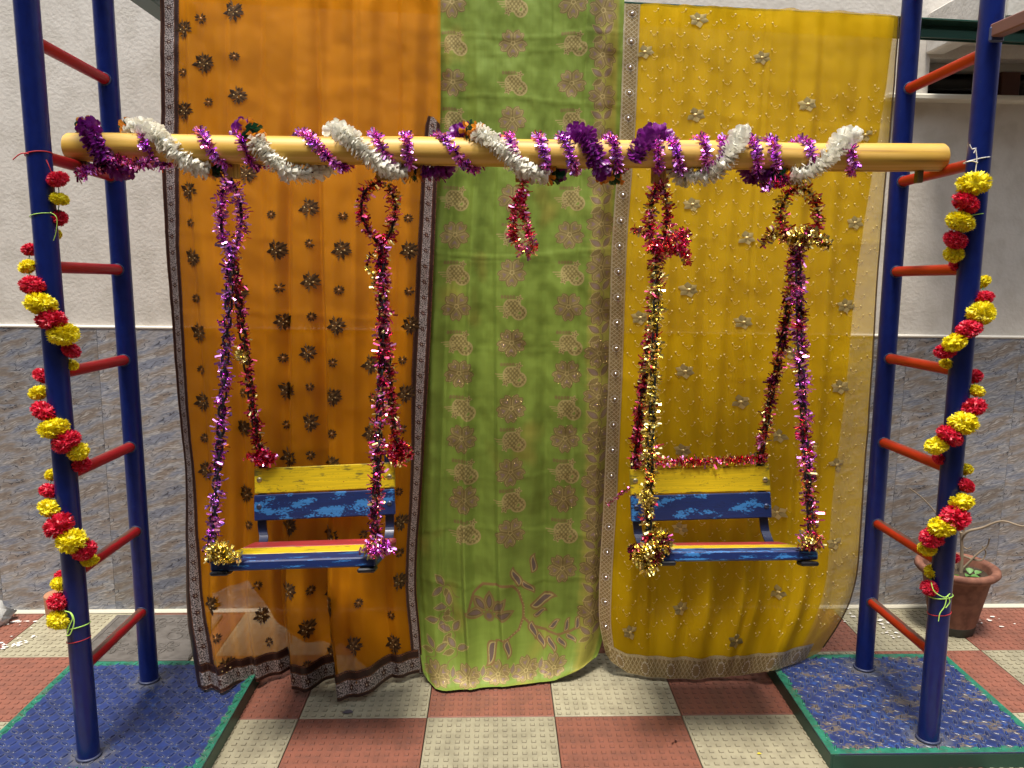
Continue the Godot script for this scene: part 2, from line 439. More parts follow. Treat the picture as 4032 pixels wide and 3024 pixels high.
func trim_texture() -> Array:                             # brown velvet ribbon with a silver middle and dark flowers; [colour, metal]
	var n := 96
	var im := Image.create(n, n, false, Image.FORMAT_RGB8)
	var me := Image.create(n, n, false, Image.FORMAT_RGB8)
	var f := noise(31, 0.25, 2)
	var r := RandomNumberGenerator.new()
	r.seed = 31
	var velvet := lin(0.026, 0.008, 0.006)
	var copper := lin(0.30, 0.14, 0.07)
	var silver := lin(0.29, 0.255, 0.255)
	for y in n:
		for x in n:
			var u := float(x) / n
			var c := velvet * (1.0 + 0.5 * f.get_noise_2d(x, y))
			var metal := 0.0
			if u > 0.28 and u < 0.74:
				c = silver * (0.95 + 0.9 * f.get_noise_2d(x * 0.6, y * 0.35) + 0.4 * f.get_noise_2d(x * 2.0, y * 0.7))
				metal = 0.45
				var q := Vector2((u - 0.51) * 1.0, float(y) / n - 0.5)
				var a := q.angle()
				if q.length() < 0.13 + 0.05 * cos(a * 6.0):
					c = velvet * 1.3
					metal = 0.0
				if q.length() < 0.04:
					c = lin(0.7, 0.6, 0.5)
					metal = 0.9
			elif (u < 0.06 or u > 0.94 or absf(u - 0.27) < 0.04 or absf(u - 0.75) < 0.04) and r.randf() < 0.4:
				c = copper * r.randf_range(0.6, 1.6)
				metal = 0.8
			im.set_pixel(x, y, Color(c.r, c.g, c.b))
			me.set_pixel(x, y, Color(metal, metal, metal))
	return [tex(im), tex(me)]


func zari_texture() -> Array:                             # grey-gold lattice trim with bead lines and a stone in each lozenge
	var w := 96
	var h := 192
	var im := Image.create(w, h, false, Image.FORMAT_RGB8)
	var me := Image.create(w, h, false, Image.FORMAT_RGB8)
	var r := RandomNumberGenerator.new()
	r.seed = 41
	for y in h:
		for x in w:
			var u := float(x) / w
			var v := float(y) / h
			var c := lin(0.33, 0.235, 0.10) * r.randf_range(0.40, 1.4)
			var metal := 0.35
			var l1 := absf(fposmod(u * 3.0 + v * 6.0, 1.0) - 0.5)
			var l2 := absf(fposmod(u * 3.0 - v * 6.0, 1.0) - 0.5)
			var bead := fposmod(v * 24.0, 1.0) < 0.6
			if (minf(l1, l2) < 0.12 and bead) or ((u < 0.10 or u > 0.90) and bead):
				c = lin(0.72, 0.62, 0.43) * r.randf_range(0.7, 1.2)
				metal = 0.6
			var q := Vector2((u - 0.5), (v - 0.5) * 2.0)
			if q.length() < 0.30:
				c = lin(0.30, 0.21, 0.10)
				if q.length() > 0.23 and fposmod(q.angle() * 2.5, 1.0) < 0.6:
					c = lin(0.7, 0.65, 0.58)
			im.set_pixel(x, y, Color(c.r, c.g, c.b))
			me.set_pixel(x, y, Color(metal, metal, metal))
	return [tex(im), tex(me)]


# ---------------------------------------------------------------- the woven print of the green sari
var print_size := Vector2i(700, 1900)
var cloth_span := Vector2(0.575, 2.13)                    # metres across and down


func heart(p: Vector2, at: float) -> float:               # signed distance-like value of a petal that points along the angle
	var q := p.rotated(-at)
	if q.x < 0.14 or q.x > 1.02:
		return 1.0
	var half := 0.40 * pow(clampf((q.x - 0.1) / 0.5, 0.0, 1.0), 0.8) if q.x < 0.62 else sqrt(maxf(0.0, 0.16 - pow((q.x - 0.62) * 0.86, 2.0)))
	var notch := (0.13 - absf(q.y)) * 0.9 + q.x - 0.98
	return maxf(absf(q.y) - half, notch)


func leaf(p: Vector2, wide: float) -> float:              # a pointed oval from 0 to 1 along x
	if p.x < 0.0 or p.x > 1.0:
		return 1.0
	return absf(p.y) - wide * sin(PI * pow(p.x, 0.8))


func stamp(im: Image, me: Image, at: Vector2, size: float, turn: float, what: Callable) -> void:      # size in metres
	var k := Vector2(print_size.x / cloth_span.x, print_size.y / cloth_span.y)
	var mid := Vector2(at.x * print_size.x, at.y * print_size.y)
	var r := Vector2(size * k.x, size * k.y) * 1.05
	for y in range(maxi(0, int(mid.y - r.y)), mini(print_size.y, int(mid.y + r.y) + 1)):
		for x in range(maxi(0, int(mid.x - r.x)), mini(print_size.x, int(mid.x + r.x) + 1)):
			var p := Vector2((x - mid.x) / k.x, (y - mid.y) / k.y) / size
			var c: Color = what.call(p.rotated(-turn))
			if c.a > 0.0:
				var o := im.get_pixel(x, y)
				im.set_pixel(x, y, o.lerp(Color(c.r, c.g, c.b), c.a))
				me.set_pixel(x, y, Color(0.2 * c.a, 0.0, 0.0))


func green_texture() -> Array:
	var base := lin(0.178, 0.250, 0.040)
	var im := Image.create(print_size.x, print_size.y, false, Image.FORMAT_RGB8)
	var me := Image.create(print_size.x, print_size.y, false, Image.FORMAT_RGB8)
	im.fill(base)
	me.fill(Color(0, 0, 0))
	var slub := noise(52, 0.02, 3)
	var gold := lin(0.215, 0.155, 0.062)
	var pale := lin(0.42, 0.325, 0.145)
	var dark := lin(0.135, 0.082, 0.035)
	var mauve := lin(0.235, 0.150, 0.155)
	var tan_c := lin(0.33, 0.28, 0.055)
	for y in print_size.y:                                # slubs, the tan ground of the side border and washed tan patches
		for x in print_size.x:
			var u := float(x) / print_size.x
			var t := float(y) / print_size.y
			var s := slub.get_noise_2d(x * 0.25, y * 3.0) * 0.5 + slub.get_noise_2d(x * 3.0, y * 0.2) * 0.5
			var w := smooth(0.83, 0.88, u + 0.02 * s) * 0.75 * (1.0 - smooth(0.96, 0.985, u))
			w = maxf(w, smooth(0.35, 0.75, slub.get_noise_2d(x * 0.16 + 50.0, y * 0.14 + 70.0) + 0.2 * smooth(0.85, 0.95, t)) * 0.7)
			var c := base.lerp(tan_c, w) * (1.0 + 0.06 * s)
			im.set_pixel(x, y, Color(c.r, c.g, c.b))
	var flower := func(p: Vector2) -> Color:
		var best := 1.0
		for k in 5:
			best = minf(best, heart(p, PI / 2 + TAU * k / 5.0))
		if p.length() < 0.10:
			return Color(gold, 0.9)
		if p.length() < 0.17:
			return Color(pale, 0.95)
		if best < -0.26:
			return Color(mauve, 0.9)
		if best < -0.09:
			return Color(gold.lerp(pale, 0.2), 0.9)
		if best < -0.05:
			return Color(pale, 0.95)
		if best < -0.02:
			return Color(dark, 0.8)
		if best < 0.03:
			return Color(gold, 0.95)
		return Color(0, 0, 0, 0)
	var paisley := func(p: Vector2) -> Color:
		var body := maxf((p - Vector2(0.02, -0.02)).length() - 0.52, -p.y - 0.46)
		body = minf(body, absf((p - Vector2(0.45, 0.35)).length() - 0.28) - 0.16)
		for k in [Vector2(0.42, -0.5), Vector2(-0.32, 0.48)]:
			var d: Vector2 = p - k
			var f := d.length() - 0.19 - 0.06 * cos(d.angle() * 5.0)
			if f < 0.0:
				return Color(pale if f > -0.07 or d.length() < 0.06 else gold, 0.9)
		for k in 3:
			if p.x < -0.2 and p.x > -0.98 + 0.12 * k and absf(p.y + 0.02 - 0.13 * k) < 0.035:
				return Color(pale, 0.85)
		if p.y < -0.5 and p.y > -0.72 and p.x > -0.7 and p.x < 0.2 and absf(sin(p.x * 18.0)) * 0.2 > absf(p.y + 0.6):
			return Color(gold, 0.8)
		if body < -0.07:
			return Color(gold if sin(p.x * 26.0) * sin(p.y * 22.0) > -0.1 else pale, 0.85)
		if body < 0.02:
			return Color(pale, 0.9)
		return Color(0, 0, 0, 0)
	var leaves := func(p: Vector2) -> Color:
		for q in [[Vector2(0.0, 0.05), -2.6, 0.85, 0.26], [Vector2(0.1, 0.1), -0.95, 0.95, 0.22], [Vector2(0.0, 0.2), 2.55, 0.8, 0.2]]:
			var d: Vector2 = (p - q[0]).rotated(-q[1]) / q[2]
			var jag := 0.05 * absf(sin(d.x * 22.0)) * (1.0 if q[1] > 2.0 else 0.5)
			var f: float = leaf(d, q[3] + jag)
			if f < -0.12 and q[1] < 2.0:
				return Color(mauve, 0.8)
			if f < 0.0:
				return Color(pale if f > -0.05 else gold, 0.85)
		if absf(p.x - 0.2 * sin(p.y * 5.0)) < 0.03 and p.y > -0.4:
			return Color(gold, 0.8)
		return Color(0, 0, 0, 0)
	var drop := func(p: Vector2) -> Color:                # a paisley leaf of the vine, its stalk at the left
		var q := (p + Vector2(1.0, 0.35 * sin(p.x * 2.2))) * 0.5
		var f: float = leaf(q, 0.24)
		if f < -0.13:
			return Color(mauve * 0.8, 0.9)
		if f < -0.08:
			return Color(pale, 0.9)
		if f < 0.0:
			return Color(dark * 1.3, 0.9)
		return Color(0, 0, 0, 0)
	var dot := func(p: Vector2) -> Color:
		return Color(dark * 1.3, 0.9) if p.length() < 1.0 else Color(0, 0, 0, 0)
	var bead := func(p: Vector2) -> Color:
		return Color(pale, 1.0) if p.length() < 1.0 else Color(0, 0, 0, 0)
	var big := func(p: Vector2) -> Color:                 # the five-petalled head of the vine
		for k in 5:
			var a := -2.9 + 0.68 * k
			var d := p.rotated(-a)
			var f: float = leaf((d - Vector2(0.2, 0.0)) / 0.78, 0.27)
			if f < -0.17:
				return Color(mauve * 0.85, 0.9)
			if f < -0.13:
				return Color(dark, 0.9)
			if f < -0.08:
				return Color(pale * 0.8, 0.9)
			if f < 0.0:
				return Color(dark * 1.3, 0.9)
		if p.length() < 0.2:
			return Color(mauve * 0.9 if p.length() < 0.1 else gold, 0.95)
		return Color(0, 0, 0, 0)
	for p in green_flowers:
		stamp(im, me, p, 0.043, 0.0, flower)
	for p in green_paisleys:
		stamp(im, me, p, 0.050, 0.0, paisley)
	for p in green_border_flowers:
		stamp(im, me, p, 0.045, 0.3, flower)
	for p in green_border_leaves:
		stamp(im, me, p, 0.052, 0.0, leaves)
	for p in green_hem_flowers:
		stamp(im, me, p, 0.042, 0.4, flower)
	for p in green_hem_leaves:
		stamp(im, me, p, 0.040, 1.2, leaves)
	for line in [green_vine, green_vine_branch]:
		for i in line.size() - 1:
			for k in 16:
				var p: Vector2 = line[i].lerp(line[i + 1], k / 16.0)
				stamp(im, me, p, 0.0040, 0.0, dot)
				if k % 4 == 0:
					stamp(im, me, p + Vector2(0.004, -0.001), 0.0016, 0.0, bead)
	stamp(im, me, Vector2(0.381, 0.899), 0.080, 0.0, big)
	var sprigs := [[1112, 1238, -1.5, 0.026], [1150, 1210, -1.1, 0.024], [1140, 1262, 1.2, 0.022], [1172, 1292, 0.0, 0.034], [1165, 1318, 0.1, 0.018], [1150, 1355, 1.7, 0.024], [1168, 1378, 1.6, 0.022],
		[1190, 1385, 1.5, 0.022], [1212, 1380, 1.4, 0.020], [1232, 1372, 1.2, 0.018], [1195, 1340, -0.3, 0.018], [1222, 1342, -0.8, 0.018], [1245, 1338, -0.9, 0.018], [1095, 1385, 1.9, 0.024], [1060, 1395, 2.3, 0.032]]
	var where := [Vector2(0.520, 0.845), Vector2(0.610, 0.827), Vector2(0.588, 0.861), Vector2(0.667, 0.881), Vector2(0.651, 0.899), Vector2(0.615, 0.923), Vector2(0.661, 0.939), Vector2(0.717, 0.943), Vector2(0.771, 0.940),
		Vector2(0.821, 0.935), Vector2(0.726, 0.913), Vector2(0.793, 0.915), Vector2(0.849, 0.912), Vector2(0.478, 0.943), Vector2(0.390, 0.950)]
	for k in sprigs.size():
		stamp(im, me, where[k], sprigs[k][3] * 1.25, sprigs[k][2], drop)
	for q in [[Vector2(0.142, 0.860), -1.2], [Vector2(0.163, 0.887), -0.6], [Vector2(0.122, 0.907), -2.4], [Vector2(0.180, 0.920), -0.1], [Vector2(0.087, 0.943), 0.5], [Vector2(0.200, 0.943), 0.4]]:
		stamp(im, me, q[0], 0.05, q[1], leaves)
	return [tex(im), tex(me)]


# ---------------------------------------------------------------- cloth
class Cloth:                                              # a hanging sari: a surface over s (across) and t (down)
	var left: Array
	var right: Array
	var hem: Array
	var from := 0.55                                      # where the hem's folds begin
	var pleats := []                                      # [s at the top, s at the hem, depth at the top, depth at the hem, reach]
	var rolls := []                                       # soft folds: [s at the top, s at the hem, depth at the top, depth at the hem, width]
	var crease := []                                      # [t, depth]: ironed cross folds
	var soft := 0.006
	var rough_n: FastNoiseLite
	var wave_n: FastNoiseLite
	var back := 0.0
	var wave_s := 120.0
	var calm := 2.0                                       # folds fade out below this

	func run(line: Array, t: float) -> Vector3:
		var f := clampf(t, 0, 1) * (line.size() - 1)
		var i := mini(int(f), line.size() - 2)
		return line[i].cubic_interpolate(line[i + 1], line[maxi(i - 1, 0)], line[mini(i + 2, line.size() - 1)], f - i)

	func at(s: float, t: float) -> Vector3:
		var p := run(left, t).lerp(run(right, t), s)
		if t > from and hem.size():
			var h: Vector3 = hem[0][1]
			for i in hem.size() - 1:
				if s >= hem[i][0]:
					var w := clampf((s - hem[i][0]) / maxf(hem[i + 1][0] - hem[i][0], 0.001), 0, 1)
					h = hem[i][1].lerp(hem[i + 1][1], w)
			var k := (t - from) / (1.0 - from)
			var b := run(left, 1.0).lerp(run(right, 1.0), s)
			p += Vector3(h.x - b.x, h.y - b.y, 0) * k * k + Vector3(0, 0, h.z - b.z) * k * sqrt(k)
		var z := 0.0
		for q in pleats:
			var c: float = lerpf(q[0], q[1], t)
			var d: float = lerpf(q[2], q[3], t)
			var x: float = (s - c) / q[4]
			if x > 0.0 and x < 1.0:
				z += d * (1.0 - x) * (1.0 - x)
			elif x <= 0.0 and x > -0.06 / q[4] * 0.25:
				z += d * (1.0 + x * q[4] / 0.015)
			elif x <= 0.0 and x > -0.5:
				z -= 0.0
		for q in rolls:
			var x: float = (s - lerpf(q[0], q[1], t) - 0.012 * sin(t * 7.0 + q[0] * 30.0)) / q[4]
			z += 1.35 * lerpf(q[2], q[3], t) * exp(-x * x)
		for q in crease:
			z += q[1] * exp(-pow((t + 0.006 * sin(s * 5.0 + q[0] * 40.0) - q[0]) / 0.0022, 2.0))
		z += wave_n.get_noise_2d(s * wave_s, t * 14.0) * soft * 3.6
		z += rough_n.get_noise_2d(s * 70.0 + t * 110.0, t * 210.0 - s * 60.0) * soft * 0.62
		if t > calm:
			z *= 1.0 - smoothstep(calm, 1.0, t) * 0.85
		return p + Vector3(0, 0, z - back)

	func normal(s: float, t: float) -> Vector3:
		var e := 0.004
		var a := at(s + e, t) - at(s - e, t)
		var b := at(s, t + e * 0.4) - at(s, t - e * 0.4)
		var q := b.cross(a)
		if q.z < 0.0:
			q = -q
		return q.normalized()

	func sheet(s0: Callable, s1: Callable, t0: Callable, t1: Callable, cols: int, rows: int, lift := 0.0, vscale := 1.0) -> Geo:
		var g := Geo.new()
		var grid := []
		for j in rows + 1:
			for i in cols + 1:
				var fs := float(i) / cols
				var fj := float(j) / rows
				var ta: float = t0.call(fs)
				var t: float = lerpf(ta, t1.call(fs), fj)
				var s: float = lerpf(s0.call(t), s1.call(t), fs)
				g.vert(at(s, t), Vector3.BACK, Vector2(s if vscale == 1.0 else fs, t * vscale if vscale > 0.0 else fs * -vscale))
		for j in rows + 1:
			for i in cols + 1:
				var k := j * (cols + 1) + i
				var a := g.v[k + (1 if i < cols else 0)] - g.v[k - (1 if i > 0 else 0)]
				var b := g.v[k + ((cols + 1) if j < rows else 0)] - g.v[k - ((cols + 1) if j > 0 else 0)]
				var q := b.cross(a)
				g.n[k] = q.normalized() if q.z >= 0.0 else -q.normalized()
		if lift != 0.0:
			for k in g.v.size():
				g.v[k] += g.n[k] * lift
		for j in rows:
			for i in cols:
				var k := j * (cols + 1) + i
				g.quad_i(k, k + 1, k + cols + 2, k + cols + 1)
		return g


func fixed(x: float) -> Callable:
	return func(_t: float) -> float: return x


func along(pairs: Array) -> Callable:                     # a piecewise linear function
	return func(x: float) -> float:
		if x <= pairs[0][0]:
			return pairs[0][1]
		for i in pairs.size() - 1:
			if x <= pairs[i + 1][0]:
				return lerpf(pairs[i][1], pairs[i + 1][1], (x - pairs[i][0]) / (pairs[i + 1][0] - pairs[i][0]))
		return pairs[-1][1]


func cloth(edges: Array, hem: Array, sd: int) -> Cloth:
	var c := Cloth.new()
	c.left = edges[0]
	c.right = edges[1]
	c.hem = hem
	c.rough_n = noise(sd, 0.045, 3)
	c.wave_n = noise(sd + 5, 0.05, 2)
	return c


# a raised motif of leaf-shaped pieces, laid on the cloth; polys: [angle, inner, outer, half width, colour]
func motif(c: Cloth, at: Vector2, size: float, petals: Array, beads: Array, span: Vector2) -> Geo:
	var g := Geo.new()
	var nn := c.normal(at.x, at.y)
	var put := func(p: Vector2, up: float) -> Vector3:
		return c.at(at.x + p.x * size / span.x, at.y + p.y * size / span.y) + nn * up
	var rnd := RandomNumberGenerator.new()
	rnd.seed = int(at.x * 7919.0 + at.y * 104729.0)
	for q in petals:
		if rnd.randf() < 0.08:
			continue
		var d := Vector2.from_angle(q[0] + rnd.randf_range(-0.09, 0.09))
		var o := Vector2(-d.y, d.x)
		var off: Vector2 = q[5] if q.size() > 5 else Vector2.ZERO
		g.tint = q[4]
		var mid: float = lerpf(q[1], q[2], 0.55)
		var a := g.vert(put.call(off + d * q[1], 0.0022), nn)
		var b := g.vert(put.call(off + d * mid + o * q[3], 0.0022), (nn + Vector3(o.x, -o.y, 0) * 0.25).normalized())
		var e := g.vert(put.call(off + d * q[2], 0.0022), nn)
		var f := g.vert(put.call(off + d * mid - o * q[3], 0.0022), (nn - Vector3(o.x, -o.y, 0) * 0.25).normalized())
		var h := g.vert(put.call(off + d * mid, 0.0028), nn)
		g.tri(a, b, h)
		g.tri(b, e, h)
		g.tri(e, f, h)
		g.tri(f, a, h)
	for q in beads:
		g.tint = q[2]
		var m := g.vert(put.call(q[0], 0.0048), nn)
		var ring := []
		for k in 6:
			var r: Vector2 = Vector2.from_angle(TAU * k / 6.0) * q[1]
			ring.append(g.vert(put.call(q[0] + r, 0.0030), (nn + Vector3(r.x, -r.y, 0).normalized()).normalized()))
		for k in 6:
			g.tri(m, ring[k], ring[(k + 1) % 6])
	return g


# ---------------------------------------------------------------- foil tinsel, garlands, pompoms
func spline(points: Array, step := 0.004) -> Array:
	var c := Curve3D.new()
	c.bake_interval = step
	for i in points.size():
		var tan_v: Vector3 = (points[mini(i + 1, points.size() - 1)] - points[maxi(i - 1, 0)]) / 6.0
		c.add_point(points[i], -tan_v, tan_v)
	return Array(c.get_baked_points())


const FOIL := {"purple": Color(0.84, 0.33, 0.88), "violet": Color(0.72, 0.40, 0.95), "pink": Color(0.96, 0.36, 0.66), "red": Color(0.84, 0.10, 0.22), "gold": Color(0.98, 0.82, 0.34), "dark": Color(0.34, 0.05, 0.16)}


func tinsel(called: String, label: String, points: Array, mix: Array, rng_seed: int, long := 0.0135, every := 0.0011, group := "", scatter := 0.0) -> Node3D:
	var r := RandomNumberGenerator.new()
	r.seed = rng_seed
	var path := spline(points, every)
	var o := thing(called, label, "tinsel garland", points[0], group)
	var core := Geo.new()
	var line := []
	for i in range(0, path.size(), 8):
		line.append(path[i] - points[0])
	line.append(path[-1] - points[0])
	core.tube(line, 0.0009, 5)
	part("thread", core, M.thread_dark, o)
	var g := Geo.new()
	var tone := noise(rng_seed, 1.0, 2)
	var run := 0.0
	for i in path.size() - 1:
		var d: Vector3 = path[i + 1] - path[i]
		run += d.length()
		d = d.normalized()
		var p: Vector3 = path[i] - points[0] + Vector3(r.randfn(), r.randfn(), r.randfn()) * scatter
		var out := Vector3(r.randfn(), r.randfn(), r.randfn())
		out = (out - d * out.dot(d)).normalized() + d * r.randf_range(-0.5, 0.5)
		out = out.normalized()
		var wide := out.cross(Vector3(r.randfn(), r.randfn(), r.randfn())).normalized() * r.randf_range(0.0016, 0.0032)
		var nn := out.cross(wide).normalized()
		var k := clampf((tone.get_noise_1d(run * 22.0) * 0.9 + 0.5) + r.randf_range(-0.22, 0.22), 0, 0.999)
		var col: Color = FOIL[mix[int(k * mix.size())]]
		g.tint = col * r.randf_range(0.75, 1.15)
		var l := long * r.randf_range(0.55, 1.1)
		var bend := nn * r.randf_range(-0.35, 0.35) * l
		var q := [p, p + out * l * 0.5 + bend * 0.3, p + out * l + bend]
		var n2 := (nn - out * bend.dot(nn) / l).normalized()
		var ids := []
		for j in 3:
			var mn: Vector3 = nn if j == 0 else n2
			ids.append([g.vert(q[j] - wide, mn), g.vert(q[j] + wide, mn)])
		for j in 2:
			g.quad_i(ids[j][0], ids[j][1], ids[j + 1][1], ids[j + 1][0])
	part("foil_fringe", g, M.foil, o, "", true)
	return o


func bunch(at: Vector3, r: float, sd: int, turns := 3) -> Array:      # a knotted wad: a path that winds about a point
	var rnd := RandomNumberGenerator.new()
	rnd.seed = sd
	var out := []
	for k in turns * 5:
		out.append(at + Vector3(rnd.randf_range(-1, 1), rnd.randf_range(-0.6, 0.6), rnd.randf_range(-0.5, 0.5)) * r)
	return out


var pompoms := {}


func pompom_mesh(color: Color, sd: int) -> ArrayMesh:     # a ball of crimped paper strips, 1 unit in radius
	var r := RandomNumberGenerator.new()
	r.seed = sd
	var g := Geo.new()
	var many := 280
	g.tint = color * 0.9
	g.lathe(Vector3.ZERO, [Vector2(0, -0.7), Vector2(0.5, -0.5), Vector2(0.7, 0), Vector2(0.5, 0.5), Vector2(0, 0.7)], 12)
	for i in many:
		var y := 1.0 - 2.0 * (i + 0.5) / many
		var a := i * 2.399963
		var d := Vector3(sqrt(1.0 - y * y) * cos(a), y, sqrt(1.0 - y * y) * sin(a))
		d = (d + Vector3(r.randfn(), r.randfn(), r.randfn()) * 0.14).normalized()
		var e := d.cross(Vector3(r.randfn(), r.randfn(), r.randfn())).normalized()
		var dir := (d * r.randf_range(0.75, 1.0) + e * r.randf_range(0.35, 0.75)).normalized()
		var o := dir.cross(d).normalized()
		var nn := o.cross(dir).normalized()
		if nn.dot(d) < 0.0:
			nn = -nn
		nn = (nn + d * 0.25).normalized()
		g.tint = color * r.randf_range(0.78, 1.12)
		var w1 := r.randf_range(0.10, 0.17)
		var l := r.randf_range(0.36, 0.50)
		var p0 := d * 0.58
		var p1 := p0 + dir * l * 0.6
		var p2 := p0 + dir * l
		var a0 := g.vert(p0 - o * 0.06, nn)
		var b0 := g.vert(p0 + o * 0.06, nn)
		var a1 := g.vert(p1 - o * w1 * 0.85, (nn - o * 0.3).normalized())
		var b1 := g.vert(p1 + o * w1 * 0.85, (nn + o * 0.3).normalized())
		var a2 := g.vert(p2 - o * w1 + nn * 0.03, (nn - o * 0.3).normalized())
		var c2 := g.vert(p2 - dir * 0.09, nn)
		var b2 := g.vert(p2 + o * w1 + nn * 0.03, (nn + o * 0.3).normalized())
		g.quad_i(a0, b0, b1, a1)
		g.tri(a1, c2, a2)
		g.tri(a1, b1, c2)
		g.tri(b1, b2, c2)
	return g.mesh()


func pompom_string(called: String, label: String, spots: Array) -> void:
	# spots: [position on the front plane of the pole, radius in metres, "r" or "y", "front" / "side" / "back"]
	var o := thing(called, label, "flower garland", spots[0][0], "red and yellow pompom garlands")
	var r := RandomNumberGenerator.new()
	r.seed = called.hash() + int(spots[0][0].x * 100.0)
	var line := []
	for s in spots:
		var p: Vector3 = s[0] - spots[0][0]
		line.append(p)
		var k: String = ("red" if s[2] == "r" else "yellow") + str(r.randi() % 3)
		if not pompoms.has(k):
			pompoms[k] = pompom_mesh(Color(0.74, 0.022, 0.065) if s[2] == "r" else Color(0.98, 0.84, 0.02), k.hash())
		var m := part("red_pompom" if s[2] == "r" else "yellow_pompom", pompoms[k], M.paper, o)
		m.position = p
		m.basis = Basis(Vector3(0, 0, 1), r.randf_range(-0.7, 0.7)) * Basis(Vector3(0, 1, 0), r.randf() * TAU) * Basis.from_scale(Vector3(s[1], s[1] * r.randf_range(0.66, 0.90), s[1]) * r.randf_range(0.92, 1.10))
	var g := Geo.new()
	g.tube(line, 0.0012, 5)
	part("string", g, M.string_green, o)


func on_bar(x: float, deg: float, out: float) -> Vector3:             # a point beside the yellow pole; 0 degrees faces the front, 90 is on top
	var y := lerpf(1.711, 1.696, (x + 1.151) / 2.385)
	var a := deg_to_rad(deg)
	return Vector3(x, y + sin(a) * (BAR_R + out), BAR_Z + cos(a) * (BAR_R + out))


const RIBBON := {"w": Color(0.92, 0.90, 0.80), "p": Color(0.23, 0.018, 0.26), "o": Color(0.80, 0.30, 0.02), "g": Color(0.010, 0.070, 0.035)}


func ribbon_garland(called: String, label: String, keys: Array, sd: int) -> void:
	# keys: [x, degrees, outward offset, colour from here on]
	var r := RandomNumberGenerator.new()
	r.seed = sd
	var fine := []
	for i in keys.size() - 1:
		var steps := maxi(2, int(absf(keys[i + 1][1] - keys[i][1]) / 12.0))
		for k in steps:
			var f := float(k) / steps
			fine.append([on_bar(lerpf(keys[i][0], keys[i + 1][0], f), lerpf(keys[i][1], keys[i + 1][1], f), lerpf(keys[i][2], keys[i + 1][2], f)), keys[i][3]])
	fine.append([on_bar(keys[-1][0], keys[-1][1], keys[-1][2]), keys[-1][3]])
	var o := thing(called, label, "flower garland", fine[0][0], "ribbon flower garlands on the yellow pole")
	var origin: Vector3 = fine[0][0]
	var geo := {}
	var run := 0.0
	var next := 0.0
	for i in fine.size() - 1:
		var a: Vector3 = fine[i][0]
		var d: Vector3 = fine[i + 1][0] - a
		var l := d.length()
		while next < run + l:
			var p := a + d * ((next - run) / l) - origin
			var t := d.normalized()
			var side := t.cross(Vector3(0.2, 0.3, 1)).normalized()
			var other := t.cross(side)
			var key: String = fine[i][1]
			if not geo.has(key):
				geo[key] = Geo.new()
			var g: Geo = geo[key]
			var turn := r.randf() * TAU
			g.tint = RIBBON[key] * 0.92                   # the gathered middle of the ribbon
			var ring := [[], []]
			for q in 2:
				for k in 9:
					var o2 := side * cos(TAU * k / 8.0) + other * sin(TAU * k / 8.0)
					ring[q].append(g.vert(p + t * 0.006 * q + o2 * 0.0125, o2))
			for k in 8:
				g.quad_i(ring[0][k], ring[0][k + 1], ring[1][k + 1], ring[1][k])
			for k in 8:
				var w := turn + TAU * k / 8.0 + r.randf_range(-0.15, 0.15)
				var out := (side * cos(w) + other * sin(w)).normalized()
				var wide := t.cross(out).normalized()
				var lean := t * (r.randf_range(0.004, 0.012) if r.randf() < 0.75 else r.randf_range(-0.010, -0.002)) + wide * r.randf_range(-0.004, 0.004)
				var base := p + out * 0.0125
				var tip := p + out * r.randf_range(0.80, 1.30) * 0.0240 + lean
				var nn := wide.cross(tip - base).normalized()
				if nn.dot(out) < 0.0:
					nn = -nn
				g.tint = RIBBON[key] * r.randf_range(0.84, 1.04)
				var ww := wide * r.randf_range(0.0058, 0.0082)
				var fold := nn * r.randf_range(-0.0030, 0.0030)
				var i0 := g.vert(base - ww * 0.55, (nn - wide * 0.3).normalized())
				var i1 := g.vert(base + ww * 0.55, (nn + wide * 0.3).normalized())
				var i2 := g.vert(tip + ww, (nn + wide * 0.35).normalized())
				var i3 := g.vert(tip + fold + (tip - base) * 0.12, nn)
				var i4 := g.vert(tip - ww, (nn - wide * 0.35).normalized())
				g.tri(i0, i1, i3)
				g.tri(i1, i2, i3)
				g.tri(i0, i3, i4)
			next += 0.0060
		run += l
	var called_of := {"w": "white_ribbon_flowers", "p": "purple_ribbon_flowers", "o": "orange_ribbon_flowers", "g": "green_ribbon_leaves"}
	for key in geo:
		part(called_of[key], geo[key], M.ribbon, o, "", true)
	var core := Geo.new()
	var line := []
	for f in fine:
		line.append(f[0] - origin)
	core.tube(line, 0.004, 6)
	part("string", core, M.thread_dark, o)


# ---------------------------------------------------------------- the scene
func _ready() -> void:
	camera_sky_light()
	make_materials()
	make_ground()
	make_walls()
	make_window()
	make_beams()
	for side in [-1, 1]:
		make_ladder(side)
	make_bar()
	make_saris()
	make_swings()
	make_garlands()
	make_small_things()


